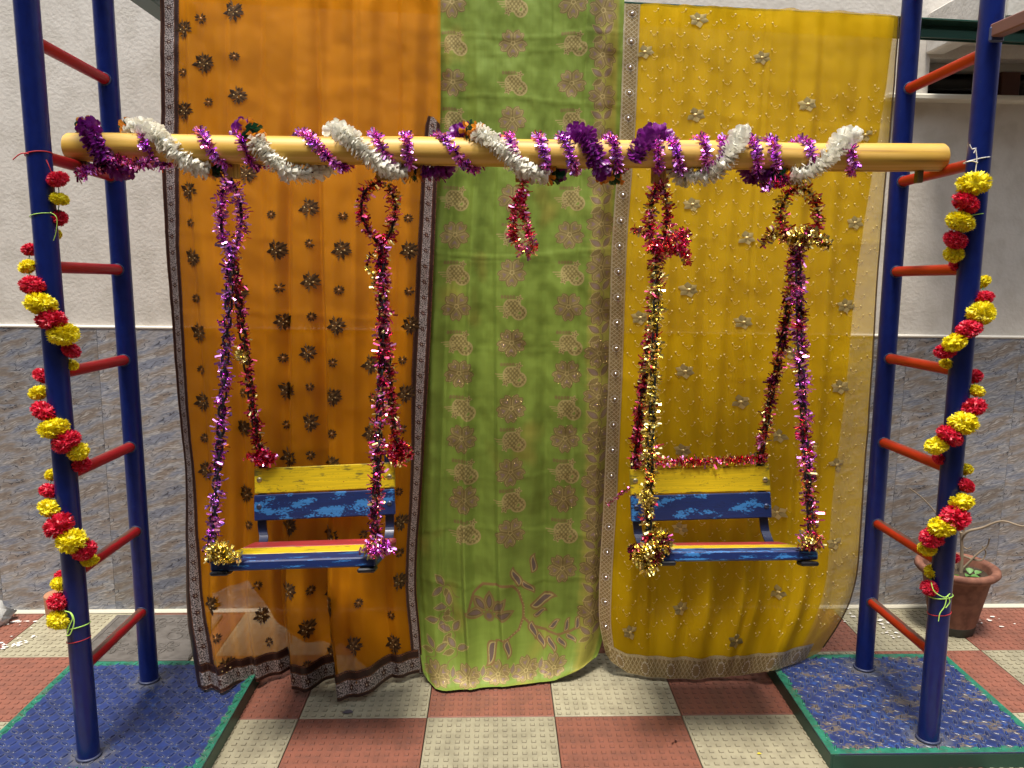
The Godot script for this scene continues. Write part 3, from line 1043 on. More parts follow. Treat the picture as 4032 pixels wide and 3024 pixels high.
func camera_sky_light() -> void:
	var cam := Camera3D.new()
	cam.name = "camera"
	cam.fov = 52.019
	cam.near = 0.05
	cam.far = 400.0
	cam.position = Vector3(0, 1.42, 0)
	cam.basis = Basis(UP, deg_to_rad(-1.198)) * Basis(Vector3.RIGHT, deg_to_rad(-9.074)) * Basis(Vector3.BACK, deg_to_rad(0.172))
	add_child(cam)
	cam.make_current()
	var sky := ProceduralSkyMaterial.new()
	sky.sky_top_color = Color(0.80, 0.83, 0.87)
	sky.sky_horizon_color = Color(0.74, 0.76, 0.79)
	sky.sky_curve = 0.2
	sky.ground_horizon_color = Color(0.45, 0.43, 0.40)
	sky.ground_bottom_color = Color(0.30, 0.28, 0.26)
	sky.sun_angle_max = 1.0
	var env := Environment.new()
	env.background_mode = Environment.BG_SKY
	env.sky = Sky.new()
	env.sky.sky_material = sky
	env.tonemap_mode = Environment.TONE_MAPPER_LINEAR
	env.tonemap_exposure = 4.05
	env.sdfgi_enabled = true
	env.ssao_enabled = true
	env.ssil_enabled = true
	var w := WorldEnvironment.new()
	w.name = "world_environment"
	w.environment = env
	add_child(w)
	var sun := DirectionalLight3D.new()
	sun.name = "sun"
	sun.light_energy = 0.45
	sun.light_angular_distance = 14.0
	sun.light_color = Color(1.0, 0.96, 0.90)
	sun.shadow_enabled = true
	sun.basis = Basis.looking_at(Vector3(0.08, -1.0, -0.28).normalized(), Vector3.FORWARD)
	add_child(sun)


func make_materials() -> void:
	M.navy = mat(lin(0.003, 0.008, 0.080), 0.28)
	M.navy.metallic_specular = 0.4
	M.navy.clearcoat_enabled = true
	M.navy.clearcoat = 0.15
	M.navy.clearcoat_roughness = 0.12
	var nt := NoiseTexture2D.new()
	nt.width = 512
	nt.height = 512
	nt.seamless = true
	nt.noise = noise(61, 0.035, 4)
	var ramp := Gradient.new()
	ramp.offsets = PackedFloat32Array([0.0, 0.45, 0.90, 0.94])
	ramp.colors = PackedColorArray([lin(0.0030, 0.0090, 0.088), lin(0.0038, 0.0130, 0.122), lin(0.0050, 0.0165, 0.138), lin(0.035, 0.045, 0.11)])
	nt.color_ramp = ramp
	M.navy.albedo_color = Color.WHITE
	M.navy.albedo_texture = nt
	M.navy.uv1_triplanar = true
	M.navy.uv1_world_triplanar = true
	M.navy.uv1_scale = Vector3(2.6, 1.3, 2.6)
	M.rung = vcol(0.38)
	M.rung.metallic_specular = 0.35
	M.weld = mat(lin(0.05, 0.06, 0.12), 0.5, 0.3)
	M.thread_dark = mat(lin(0.05, 0.012, 0.02), 0.7)
	M.string_green = mat(lin(0.05, 0.20, 0.05), 0.7)
	M.neon = mat(lin(0.50, 0.85, 0.16), 0.6)
	M.red_thread = mat(lin(0.55, 0.03, 0.04), 0.7)
	M.white_thread = mat(lin(0.75, 0.72, 0.70), 0.7)
	M.foil = vcol(0.22, 1.0)
	M.paper = vcol(0.42)
	M.paper.backlight_enabled = true
	M.paper.backlight = Color(0.7, 0.7, 0.7)
	M.ribbon = vcol(0.35)
	M.ribbon.backlight_enabled = true
	M.ribbon.backlight = Color(0.7, 0.7, 0.7)
	M.iron = mat(lin(0.012, 0.013, 0.018), 0.35, 0.4)
	M.screw = mat(lin(0.42, 0.36, 0.22), 0.35, 0.8)
	M.dark_screw = mat(lin(0.06, 0.08, 0.16), 0.35, 0.6)
	M.thread_gold = vcol(0.42, 0.35)
	M.green_paint = mat(lin(0.010, 0.055, 0.040), 0.38)
	M.plaster = mottled(lin(0.58, 0.550, 0.508), lin(0.52, 0.488, 0.445), 71, 0.006, 0.5, 0.85)
	bump(M.plaster, 72, 0.045, 0.085, 2.3, 4)
	M.plaster_dirty = mottled(lin(0.36, 0.335, 0.305), lin(0.26, 0.24, 0.215), 73, 0.008, 0.7, 0.85)
	M.terracotta = mottled(lin(0.235, 0.100, 0.066), lin(0.13, 0.050, 0.034), 74, 0.012, 3.0, 0.8)


func floor_tile(beige: bool) -> ArrayMesh:                # a 400 mm cement tile with 14 x 14 raised squares
	var g := Geo.new()
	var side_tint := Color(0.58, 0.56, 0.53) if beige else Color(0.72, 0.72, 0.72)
	var size := 0.397
	g.box(Vector3(0, -0.010, 0), Vector3(size, 0.020, size), 0.0012)
	var n := 14
	var e := 0.0074
	var top := 0.0055
	var hgt := 0.0022
	for i in n:
		for j in n:
			var c := Vector3((i + 0.5) / n - 0.5, 0, (j + 0.5) / n - 0.5) * size
			var q := [[-1, -1], [1, -1], [1, 1], [-1, 1]]
			var lo := []
			var hi := []
			for k in q:
				lo.append(c + Vector3(k[0] * e, -0.0002, k[1] * e))
				hi.append(c + Vector3(k[0] * top, hgt, k[1] * top))
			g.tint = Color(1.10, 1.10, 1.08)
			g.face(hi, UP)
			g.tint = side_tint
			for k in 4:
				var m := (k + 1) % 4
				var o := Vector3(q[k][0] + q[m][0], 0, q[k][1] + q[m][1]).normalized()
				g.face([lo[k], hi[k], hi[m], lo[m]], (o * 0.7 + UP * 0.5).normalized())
	return g.mesh()


func make_ground() -> void:
	var g := Geo.new()
	g.face([Vector3(-150, -0.024, -150), Vector3(150, -0.024, -150), Vector3(150, -0.024, 150), Vector3(-150, -0.024, 150)], UP)
	var ground := structure("ground", g, mottled(lin(0.20, 0.19, 0.17), lin(0.13, 0.12, 0.11), 75, 0.01, 1.0, 0.9), "grey mortar bed under the tiles")
	var floor_node := Node3D.new()
	floor_node.name = "floor"
	add_child(floor_node)
	floor_node.set_meta("kind", "structure")
	floor_node.set_meta("label", "courtyard floor of red and beige chequered cement tiles")
	var mesh := floor_tile(true)
	var red_mesh := floor_tile(false)
	var red := []
	var beige := []
	for k in 3:
		var f := 1.0 - 0.07 * k
		var m1 := mottled(lin(0.245 * f, 0.095 * f, 0.066 * f), lin(0.195 * f, 0.080 * f, 0.058 * f), 80 + k, 0.02, 1.1, 0.42)
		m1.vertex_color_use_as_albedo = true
		red.append(m1)
		var m2 := mottled(lin(0.345 * f, 0.320 * f, 0.228 * f), lin(0.280 * f, 0.258 * f, 0.184 * f), 90 + k, 0.02, 1.1, 0.42)
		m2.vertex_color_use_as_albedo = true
		beige.append(m2)
	var r := RandomNumberGenerator.new()
	r.seed = 4
	for j in range(-2, 7):
		for i in range(-6, 7):
			var centre := Vector3(-0.015 + 0.4 * i, 0, -2.272 + 0.2 - 0.4 * 2 + 0.4 * j)
			var is_red := posmod(i + j, 2) == 1
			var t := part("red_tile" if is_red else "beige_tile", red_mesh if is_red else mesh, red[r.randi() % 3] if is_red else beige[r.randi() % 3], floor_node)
			t.position = centre + Vector3(0, r.randf_range(-0.0006, 0.0006), 0)
			t.rotation.y = (r.randi() % 4) * PI / 2
	# splashes of white paint that dried on the tiles
	for s in [[Vector3(-1.746, 0.004, -2.785), 0.07, 1], [Vector3(-1.793, 0.004, -2.750), 0.05, 2], [Vector3(1.534, 0.004, -2.909), 0.09, 3], [Vector3(1.441, 0.004, -2.972), 0.12, 4], [Vector3(1.949, 0.004, -2.903), 0.10, 5], [Vector3(1.509, 0.004, -2.785), 0.10, 6], [Vector3(-1.862, 0.004, -2.938), 0.05, 7], [Vector3(-1.710, 0.004, -2.955), 0.05, 9]]:
		r.seed = s[2]
		var p := Geo.new()
		for k in 13:
			var c := Vector3(r.randfn() * s[1] * 0.5, 0.0015 + k * 0.00002, r.randfn() * s[1] * 0.35)
			var ring := []
			var rr := r.randf_range(0.0015, 0.0065)
			for a in 8:
				ring.append(c + Vector3(cos(TAU * a / 8) * rr * 1.5, 0, sin(TAU * a / 8) * rr) * r.randf_range(0.6, 1.3))
			p.face(ring, UP)
		var o := part("paint_splash", p, M.white_thread, floor_node)
		o.position = s[0]


func make_walls() -> void:
	var z := WALL_Z - 0.012
	var tilt := Basis(Vector3.BACK, -0.0101)
	# plastered wall with an opening for the window
	var g := Geo.new()
	var top := 6.5
	for q in [[-9.0, 1.62, 1.0, 2.03], [-9.0, 1.62, 2.03, top], [1.62, 3.4, 1.0, 2.008], [1.62, 3.4, 2.162, top], [3.4, 9.0, 1.0, top], [-9.0, 9.0, -0.02, 1.0]]:
		var a := Vector3(q[0], q[2], 0)
		var b := Vector3(q[1], q[3], 0)
		g.box(Vector3((a.x + b.x) / 2, (a.y + b.y) / 2, z - 0.125), Vector3(b.x - a.x, b.y - a.y, 0.25))
	structure("wall", g, M.plaster, "cream rough plastered wall behind the swings")
	# the rest of the courtyard, behind and beside the camera
	var yard := Geo.new()
	yard.box(Vector3(0, 3.4, 2.4), Vector3(12, 6.8, 0.25))
	yard.box(Vector3(-5.2, 3.0, -0.3), Vector3(0.25, 6.0, 5.6))
	yard.box(Vector3(5.2, 3.0, -0.3), Vector3(0.25, 6.0, 5.6))
	yard.box(Vector3(0, 3.45, 1.25), Vector3(10.0, 0.16, 2.1))
	structure("courtyard_wall", yard, M.plaster_dirty, "plastered walls and the balcony slab that close the courtyard")
	# dado of slate-look tiles
	var dado := Node3D.new()
	dado.name = "tiled_wall"
	add_child(dado)
	dado.position = Vector3(0.05, 1.134, z + 0.002)
	dado.basis = tilt
	dado.set_meta("kind", "structure")
	dado.set_meta("label", "grey brown slate look tiles along the foot of the wall")
	var face_tex := slate_texture()
	var mats := []
	for k in 3:
		var m := mat(Color(1, 1, 1) * (1.0 - 0.05 * k), 0.34)
		m.albedo_color.a = 1.0
		m.albedo_texture = face_tex
		mats.append(m)
	var r := RandomNumberGenerator.new()
	r.seed = 9
	var tile := Geo.new()
	tile.box(Vector3.ZERO, Vector3(0.4493, 0.2988, 0.010), 0.0006)
	var tile_mesh := tile.mesh()
	for row in 4:
		for i in range(-9, 10):
			var o := part("tile", tile_mesh, mats[r.randi() % 3], dado)
			o.position = Vector3(1.619 - 0.05 + 0.225 + 0.45 * (i - 4), -0.15 - 0.2995 * row, 0.005)
	var grout := Geo.new()
	grout.box(Vector3(0, -0.60, -0.001), Vector3(9.2, 1.22, 0.008))
	part("grout", grout, mat(lin(0.42, 0.40, 0.36), 0.8), dado)
	var lip := Geo.new()
	lip.box(Vector3(0, 0.005, 0.004), Vector3(9.2, 0.012, 0.018), 0.004)
	part("grout_lip", lip, mat(lin(0.66, 0.63, 0.57), 0.7), dado)
	var skirting := Geo.new()
	skirting.box(Vector3(0, 0.003, WALL_Z + 0.012), Vector3(9.2, 0.010, 0.03), 0.004)
	structure("mortar_joint", skirting, mat(lin(0.50, 0.48, 0.40), 0.8), "pale mortar joint where wall and floor meet")


func make_window() -> void:
	var z := WALL_Z - 0.012
	var o := thing("window", "dark shuttered window under the sunshade above the right ladder", "window", Vector3(1.62, 2.01, z))
	var at := o.position
	var g := Geo.new()
	g.box(Vector3(2.5, 2.185, z - 0.16) - at, Vector3(1.78, 0.36, 0.02))
	part("pane", g, mat(lin(0.008, 0.009, 0.010), 0.12), o)
	g = Geo.new()
	g.box(Vector3(2.5, 2.148, z - 0.10) - at, Vector3(1.76, 0.030, 0.05), 0.003)
	part("head_rail", g, mat(lin(0.42, 0.39, 0.34), 0.7), o)
	g = Geo.new()
	g.box(Vector3(1.985, 2.07, z - 0.11) - at, Vector3(0.075, 0.14, 0.06), 0.004)
	part("frame_post", g, mat(lin(0.10, 0.030, 0.016), 0.5), o)
	g = Geo.new()
	g.box(Vector3(2.5, 2.022, z - 0.11) - at, Vector3(1.76, 0.018, 0.06), 0.003)
	part("bottom_rail", g, mat(lin(0.02, 0.018, 0.016), 0.5), o)
	g = Geo.new()
	for k in 2:
		g.box(Vector3(1.80, 2.045 + 0.03 * k, z - 0.13) - at, Vector3(0.30, 0.006, 0.02))
	part("louvre", g, mat(lin(0.02, 0.022, 0.022), 0.4), o)
	g = Geo.new()
	g.box(Vector3(2.45, 2.004, z + 0.015) - at, Vector3(2.0, 0.022, 0.08), 0.005, Basis(Vector3.BACK, -0.012))
	part("sill", g, mat(lin(0.60, 0.58, 0.50), 0.6), o, "pale painted stone sill")
	var s := thing("sunshade", "cream concrete sunshade slab jutting out over the dark window", "sunshade", Vector3(1.60, 2.174, z))
	at = s.position
	g = Geo.new()
	g.box(Vector3(1.60 + 0.035, 2.248, z + 0.18) - at, Vector3(0.07, 0.147, 0.36), 0.006)
	part("rib", g, M.plaster, s)
	g = Geo.new()
	g.box(Vector3(2.50, 2.262, z + 0.178) - at, Vector3(1.655, 0.11, 0.356), 0.004)
	part("slab", g, M.plaster, s)


func make_beams() -> void:
	var o := thing("cross_beam", "dark green steel angle beam high behind the curtains", "steel beam", Vector3(-1.3, 2.27, -2.585))
	var at := o.position
	var a := Vector3(-1.135, 2.261, -2.630)
	var b := Vector3(1.762, 2.143, -2.630)
	var d := (b - a).normalized()
	var basis := Basis(d, Vector3.BACK.cross(d).normalized(), Vector3.BACK)
	var mid := (a + b) / 2.0
	var g := Geo.new()
	g.box(mid - at + Vector3(0, 0.016, -0.02), Vector3((b - a).length(), 0.006, 0.06), 0.001, basis)
	part("top_flange", g, M.green_paint, o)
	g = Geo.new()
	g.box(mid - at + Vector3(0, -0.008, -0.046), Vector3((b - a).length(), 0.05, 0.006), 0.001, basis)
	part("web", g, M.green_paint, o)
	g = Geo.new()
	g.box(mid - at + Vector3(0, -0.022, -0.012), Vector3((b - a).length(), 0.026, 0.008), 0.001, basis)
	part("lower_lip", g, M.green_paint, o)
	var r := thing("roof_rafter", "green steel rafter running out from the wall above the left ladder", "steel beam", Vector3(-1.2, 2.25, WALL_Z))
	g = Geo.new()
	var foot := Vector3(-1.136, 2.207, -2.750)
	foot.x += 0.035
	foot.y += 0.05
	g.box(Vector3(foot.x, foot.y, -1.5) - r.position, Vector3(0.07, 0.10, 3.0), 0.003)
	part("flange", g, M.green_paint, r)


func rung_shade(top_wear: float, orange: float, sd: int) -> Callable:
	var f := noise(sd, 18.0, 3)
	var red := Color(0.33, 0.010, 0.013).lerp(Color(0.40, 0.034, 0.008), orange)
	return func(run: float, o: Vector3) -> Color:
		var c := red * (1.0 + 0.15 * f.get_noise_2d(run * 2.0, o.y))
		var w := smooth(0.80, 0.97, o.y + 0.16 * f.get_noise_2d(run * 3.0, o.x)) * top_wear
		return c.lerp(Color(0.11, 0.070, 0.050), w)


func make_ladder(side: int) -> void:
	var left := side < 0
	var label := "left blue ladder with red rungs standing on a blue chequer plate" if left else "right blue ladder with red rungs standing on a rust-worn chequer plate"
	var front: Vector3 = Vector3(-1.131, 0.050, -2.021) if left else Vector3(1.250, 0.050, -2.062)
	var rear: Vector3 = Vector3(-1.136, 0.050, -2.420) if left else Vector3(1.249, 0.050, -2.461)
	var o := thing("ladder", label, "play ladder", Vector3(front.x, 0, front.z), "blue and red ladders at each end of the swing")
	var at := o.position
	var lean := 0.006 * (1.0 if left else -1.0)
	for p in [front, rear]:
		var g := Geo.new()
		var path := []
		for k in 15:
			path.append(p - at + Vector3(lean * 2.6 * k / 14.0, -0.002 + 2.62 * k / 14.0, 0))
		g.tube(path, POLE_R, 40)
		part("pole", g, M.navy, o)
		var w := Geo.new()                                # weld bead at the foot
		var ring := []
		for k in 25:
			var a := TAU * k / 24.0
			ring.append(p - at + Vector3(cos(a) * (POLE_R + 0.001), 0.004, sin(a) * (POLE_R + 0.001)))
		w.tube(ring, 0.0045, 6, false)
		part("weld", w, M.weld, o)
	var n := 8 if left else 9
	for k in n:
		var y := 0.302 + 0.2712 * k
		var wear := 1.0 if k < 2 else 0.35 if k < 4 else 0.12
		var g := Geo.new()
		var a := front - at + Vector3(lean * y, y - 0.05 + 0.008, -POLE_R * 0.5)
		var b := rear - at + Vector3(lean * y, y - 0.05 - 0.004, POLE_R * 0.5)
		var path := []
		for q in 13:
			path.append(a.lerp(b, q / 12.0))
		g.tube(path, 0.0152, 28, false, rung_shade(wear, 0.0 if left else 0.85, 200 + k))
		part("rung", g, M.rung, o)
		var w := Geo.new()
		var c: Vector3 = path[12] + Vector3(0, 0, 0.004)
		var ring := []
		for q in 17:
			var an := TAU * q / 16.0
			ring.append(c + Vector3(cos(an) * 0.0165, sin(an) * 0.0165, 0.010 - 0.006 * cos(an) * cos(an)))
		w.tube(ring, 0.0028, 5, false)
		part("rung_weld", w, M.weld, o)
	if not left:
		var g := Geo.new()
		var p := Vector3(1.233, 1.969, -2.030) - at
		var q := p + Vector3(0.05, 0.015, 0.9)
		var d := (q - p).normalized()
		g.box((p + q) / 2.0, Vector3(0.032, 0.032, (q - p).length()), 0.003, Basis(UP.cross(-d).normalized() * -1.0, UP, -d).orthonormalized())
		part("welded_bar", g, mat(lin(0.17, 0.075, 0.060), 0.55), o, "brown square steel bar welded to the front pole")
		var w := Geo.new()
		w.box(p + Vector3(0.0, -0.001, 0.006), Vector3(0.038, 0.038, 0.010), 0.0045)
		part("bar_weld", w, M.weld, o)
	# the platform the ladder stands on
	var x0 := -1.452 if left else 0.940
	var x1 := -0.800 if left else 1.580
	var z0 := -2.545 if left else -2.556
	var z1 := -1.940 if left else -1.998
	var pl := thing("platform", "blue chequer plate platform with a green rim under the left ladder" if left else "rust-patched blue chequer plate platform under the right ladder", "platform", Vector3((x0 + x1) / 2, 0, (z0 + z1) / 2), "chequer plate platforms under the ladders")
	var sx := x1 - x0
	var sz := z1 - z0
	var top := Geo.new()
	top.box(Vector3(0, 0.0475, 0), Vector3(sx, 0.005, sz), 0.0008)
	var paint := mat(Color.WHITE, 0.33)
	paint.albedo_texture = plate_texture(300 if left else 320, 0.55 if left else 0.20, 0.62 if left else 0.36, Vector2(sx, sz), [Vector2(front.x - pl.position.x, front.z - pl.position.z), Vector2(rear.x - pl.position.x, rear.z - pl.position.z)])
	part("plate", top, paint, pl)
	var lines := Geo.new()
	var pitch := 0.0295
	var nx := int(sx / pitch)
	var nz := int(sz / pitch)
	for i in nx:
		for j in nz:
			var c := Vector3((i + 0.5) * pitch - nx * pitch / 2.0, 0.0500, (j + 0.5) * pitch - nz * pitch / 2.0)
			var a := 0.55 if (i + j) % 2 == 0 else -1.15
			var u := Vector3(cos(a), 0, sin(a))
			var w := Vector3(-u.z, 0, u.x)
			var half := 0.0140
			var wide := 0.0048
			var ring := []
			for k in 8:
				var b := TAU * k / 8.0
				var p := c + u * cos(b) * half + w * sin(b) * wide
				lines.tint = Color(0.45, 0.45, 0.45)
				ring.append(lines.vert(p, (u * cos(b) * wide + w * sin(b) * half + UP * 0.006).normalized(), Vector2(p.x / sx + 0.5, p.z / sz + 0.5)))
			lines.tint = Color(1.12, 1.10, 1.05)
			var m0 := lines.vert(c + u * half * 0.55 + UP * 0.0030, UP, Vector2(c.x / sx + 0.5, c.z / sz + 0.5))
			var m1 := lines.vert(c - u * half * 0.55 + UP * 0.0030, UP, Vector2(c.x / sx + 0.5, c.z / sz + 0.5))
			for k in 8:
				var m := m0 if k < 2 or k > 5 else m1
				lines.tri(ring[k], ring[(k + 1) % 8], m)
			lines.tri(ring[2], m0, m1)
			lines.tri(ring[6], m0, m1)
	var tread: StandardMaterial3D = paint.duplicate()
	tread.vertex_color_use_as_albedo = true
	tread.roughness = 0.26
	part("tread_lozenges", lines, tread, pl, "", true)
	var rim := mat(lin(0.010, 0.060, 0.042), 0.45)
	for q in [[Vector3(-sx / 2 + 0.003, 0.0225, 0), Vector3(0.006, 0.045, sz)], [Vector3(sx / 2 - 0.003, 0.0225, 0), Vector3(0.006, 0.045, sz)], [Vector3(0, 0.0225, -sz / 2 + 0.003), Vector3(sx - 0.012, 0.045, 0.006)], [Vector3(0, 0.0225, sz / 2 - 0.003), Vector3(sx - 0.012, 0.045, 0.006)]]:
		var g := Geo.new()
		g.box(q[0], q[1] - Vector3(0, 0.0015, 0), 0.001)
		part("rim_angle", g, rim, pl)


func make_bar() -> void:
	var a := Vector3(-1.151, 1.711, BAR_Z)
	var b := Vector3(1.234, 1.696, BAR_Z)
	var o := thing("swing_pole", "long yellow wooden pole laid across the ladders carrying both swings", "wooden pole", a)
	var im := Image.create(128, 1024, false, Image.FORMAT_RGB8)
	var f := noise(401, 0.02, 4)
	var f2 := noise(402, 0.01, 3)
	var base := lin(0.56, 0.335, 0.046)
	var pale := lin(0.66, 0.41, 0.095)
	var dark := lin(0.30, 0.15, 0.03)
	for y in 1024:
		for x in 128:
			var k := f.get_noise_2d(sin(TAU * x / 128.0) * 60.0 + cos(TAU * x / 128.0) * 40.0, y * 0.05 + cos(TAU * x / 128.0) * 60.0)
			var l := f2.get_noise_2d(sin(TAU * x / 128.0) * 30.0, y * 0.5 + cos(TAU * x / 128.0) * 30.0)
			var c := mixc(base, pale, smooth(0.0, 0.5, k + l * 0.5))
			c = mixc(c, dark, smooth(0.14, 0.5, -k + l * 0.4) * 0.7)
			im.set_pixel(x, y, Color(c.r, c.g, c.b))
	var m := mat(Color.WHITE, 0.50)
	m.albedo_texture = tex(im)
	m.uv1_scale = Vector3(1, 0.42, 1)
	m.clearcoat_enabled = true
	m.clearcoat = 0.03
	m.clearcoat_roughness = 0.25
	var g := Geo.new()
	var path := []
	var rad := []
	for k in 41:
		path.append((b - a) * (k / 40.0) + Vector3(0, 0.0016 * sin(k * 0.5), 0))
		rad.append(BAR_R - (0.004 if k == 0 or k == 40 else 0.0) + 0.0006 * sin(k * 0.9))
	path.insert(1, path[0].lerp(path[1], 0.12))
	rad.insert(1, BAR_R)
	path.insert(path.size() - 1, path[-1].lerp(path[-2], 0.12))
	rad.insert(rad.size() - 1, BAR_R)
	g.tube(path, rad, 48)
	part("pole", g, m, o)
	for x in [-0.714, -0.305, 0.075, 0.447, 0.823]:
		var p := on_bar(x, -90, 0.0) - a
		var h := Geo.new()
		h.box(p + Vector3(0, -0.014, 0), Vector3(0.042, 0.052, 0.006), 0.002)
		part("hanger_plate", h, m, o)
	for x in [-1.108, 1.169]:
		var p := on_bar(x, -90, 0.0) - a
		var h := Geo.new()
		h.box(p + Vector3(0, -0.012, 0.0), Vector3(0.016, 0.036, 0.022), 0.002)
		part("rest_bracket", h, mat(lin(0.10, 0.075, 0.03), 0.5, 0.3), o)


func make_saris() -> void:
	var span := cloth_span
	# ---- orange
	var oc := cloth(orange_edges, orange_hem, 500)
	oc.pleats = [[0.495, 0.43, 0.006, 0.045, 0.16], [0.565, 0.640, 0.016, 0.075, 0.2], [0.862, 0.875, 0.020, 0.006, 0.12], [0.70, 0.72, 0.016, 0.0, 0.12], [0.25, 0.27, 0.014, 0.014, 0.2], [0.10, 0.12, 0.012, 0.016, 0.12], [0.38, 0.36, 0.012, 0.0, 0.1]]
	oc.rolls = [[0.13, 0.14, 0.012, 0.016, 0.035], [0.22, 0.20, 0.014, 0.016, 0.03], [0.33, 0.29, 0.016, 0.014, 0.04], [0.44, 0.36, 0.012, 0.012, 0.03], [0.54, 0.51, 0.012, 0.020, 0.03], [0.66, 0.74, 0.014, 0.018, 0.04], [0.76, 0.80, 0.014, 0.012, 0.03], [0.92, 0.90, 0.016, 0.012, 0.03]]
	oc.crease = [[0.475, 0.0016], [0.66, 0.0014], [0.36, 0.001]]
	oc.soft = 0.0085
	var o := thing("orange_sari", "sheer orange sari with bronze flowers and brown trim, leftmost of three", "sari", oc.at(0.5, 1.0), "saris hung as a backdrop")
	var silk := mat(Color(lin(0.54, 0.215, 0.002), 0.66), 0.62)
	silk.metallic_specular = 0.25
	silk.transparency = BaseMaterial3D.TRANSPARENCY_ALPHA
	silk.backlight_enabled = true
	silk.backlight = lin(0.29, 0.110, 0.003)
	var silk_rear: StandardMaterial3D = silk.duplicate()
	silk_rear.albedo_color.a = 0.94
	silk.rim_enabled = true
	silk.rim = 0.02
	silk.rim_tint = 0.8
	var base := o.position
	var put := func(called: String, g: Geo, m: Material, label := "", stuff := false) -> MeshInstance3D:
		for k in g.v.size():
			g.v[k] -= base
		return part(called, g, m, o, label, stuff)
	put.call("cloth", oc.sheet(fixed(0.0), fixed(1.0), fixed(0.0), fixed(1.0), 200, 240), silk)
	oc.back = 0.028                                       # the half that hangs down behind the beam
	var low := along([[0.0, 0.985], [0.07, 0.93], [0.10, 0.87], [0.26, 0.86], [0.35, 0.92], [0.42, 0.955], [0.44, 0.93], [0.60, 0.955], [0.66, 0.93], [0.76, 0.965], [0.86, 0.985], [1.0, 0.985]])
	put.call("lining_fall", oc.sheet(fixed(0.012), fixed(0.988), fixed(0.0), low, 120, 150), silk_rear, "rear half of the cloth, seen through the front")
	oc.back = 0.0
	var trim_tex := trim_texture()
	var trim := mat(Color.WHITE, 0.42)
	trim.albedo_texture = trim_tex[0]
	trim.metallic = 1.0
	trim.metallic_texture = trim_tex[1]
	var wl := along([[0.0, 0.066], [0.25, 0.055], [0.38, 0.044], [0.5, 0.040], [0.68, 0.036], [0.78, 0.046], [0.87, 0.068], [0.94, 0.10], [1.0, 0.10]])
	put.call("trim", oc.sheet(fixed(-0.002), wl, fixed(0.0), fixed(1.001), 14, 240, 0.0022, -60.0), trim)
	var g2 := oc.sheet(fixed(-0.002), wl, fixed(0.0), fixed(1.001), 14, 240, 0.0022, 1.0)
	var fix_v := func(mi: MeshInstance3D, across: bool, count: float, cols: int, rows: int) -> void:
		var a := mi.mesh.surface_get_arrays(0)
		var uv: PackedVector2Array = a[Mesh.ARRAY_TEX_UV]
		for j in rows + 1:
			for i in cols + 1:
				var fi := float(i) / cols
				var fj := float(j) / rows
				uv[j * (cols + 1) + i] = Vector2(fj, fi * count) if across else Vector2(fi, fj * count)
		a[Mesh.ARRAY_TEX_UV] = uv
		var mm := ArrayMesh.new()
		mm.add_surface_from_arrays(Mesh.PRIMITIVE_TRIANGLES, a)
		mi.mesh = mm
	fix_v.call(o.get_node("trim"), false, 43.0, 14, 240)
	var wr := along([[0.18, 0.958], [0.20, 0.944], [0.40, 0.932], [0.56, 0.930], [0.68, 0.945], [0.80, 0.950], [0.9, 0.950], [1.0, 0.955]])
	var t2: MeshInstance3D = put.call("trim", oc.sheet(wr, fixed(1.002), along([[0.0, 0.186], [0.5, 0.189], [1.0, 0.200]]), fixed(1.001), 14, 200, 0.0024), trim)
	fix_v.call(t2, false, 36.0, 14, 200)
	var t3: MeshInstance3D = put.call("trim", oc.sheet(fixed(0.02), fixed(0.985), fixed(0.962), fixed(1.002), 200, 10, 0.0030), trim)
	fix_v.call(t3, true, 15.0, 200, 10)
	var bronze := Color(0.120, 0.062, 0.020)
	var deep := Color(0.050, 0.026, 0.010)
	var glint := Color(0.55, 0.40, 0.18)
	var r := RandomNumberGenerator.new()
	r.seed = 77
	var emb: Material = M.thread_gold
	for p in big_motifs:
		var petals := []
		for k in 9:                                       # a spray of leaves to the right, two to the left, curls above and below
			petals.append([-1.35 + 0.34 * k, 0.25, 0.92 + 0.16 * (k % 3) * 0.5, 0.17, bronze if k % 2 else deep])
		for k in 4:
			petals.append([PI - 0.75 + 0.5 * k, 0.2, [0.75, 1.0, 0.6, 0.95][k], 0.22, deep if k % 2 else bronze])
		for k in 8:
			petals.append([TAU * k / 8.0 + 0.2, 0.0, 0.62, 0.17, bronze * 1.5 if k % 3 == 0 else deep if k % 3 == 1 else bronze])
		petals.append([-1.75, 0.3, 1.15, 0.10, bronze * 1.4])
		petals.append([1.75, 0.3, 1.15, 0.10, bronze * 1.4])
		petals.append([0.6, 0.0, 0.5, 0.09, deep, Vector2(-0.45, -0.8)])
		petals.append([-0.6, 0.0, 0.5, 0.09, deep, Vector2(-0.45, 0.8)])
		var beads := [[Vector2(-0.32, 0.0), 0.075, glint], [Vector2(0.30, 0.06), 0.075, glint], [Vector2(0.0, 0.28), 0.06, glint], [Vector2(-0.02, -0.3), 0.05, glint * 0.8]]
		put.call("embroidered_flower", motif(oc, p, 0.029 * r.randf_range(0.94, 1.06), petals, beads, span * Vector2(1.30, 1.0)), emb)
	for p in small_motifs:
		var petals := []
		for k in 11:
			petals.append([TAU * k / 11.0, 0.18, 1.0, 0.19, bronze if k % 2 else deep])
		put.call("embroidered_star", motif(oc, p, 0.0165 * r.randf_range(0.92, 1.06), petals, [[Vector2.ZERO, 0.24, bronze * 2.4]], span * Vector2(1.30, 1.0)), emb)

	# ---- green
	var gc := cloth(green_edges, green_hem, 520)
	gc.from = 0.90
	gc.wave_s = 48.0
	gc.calm = 0.90
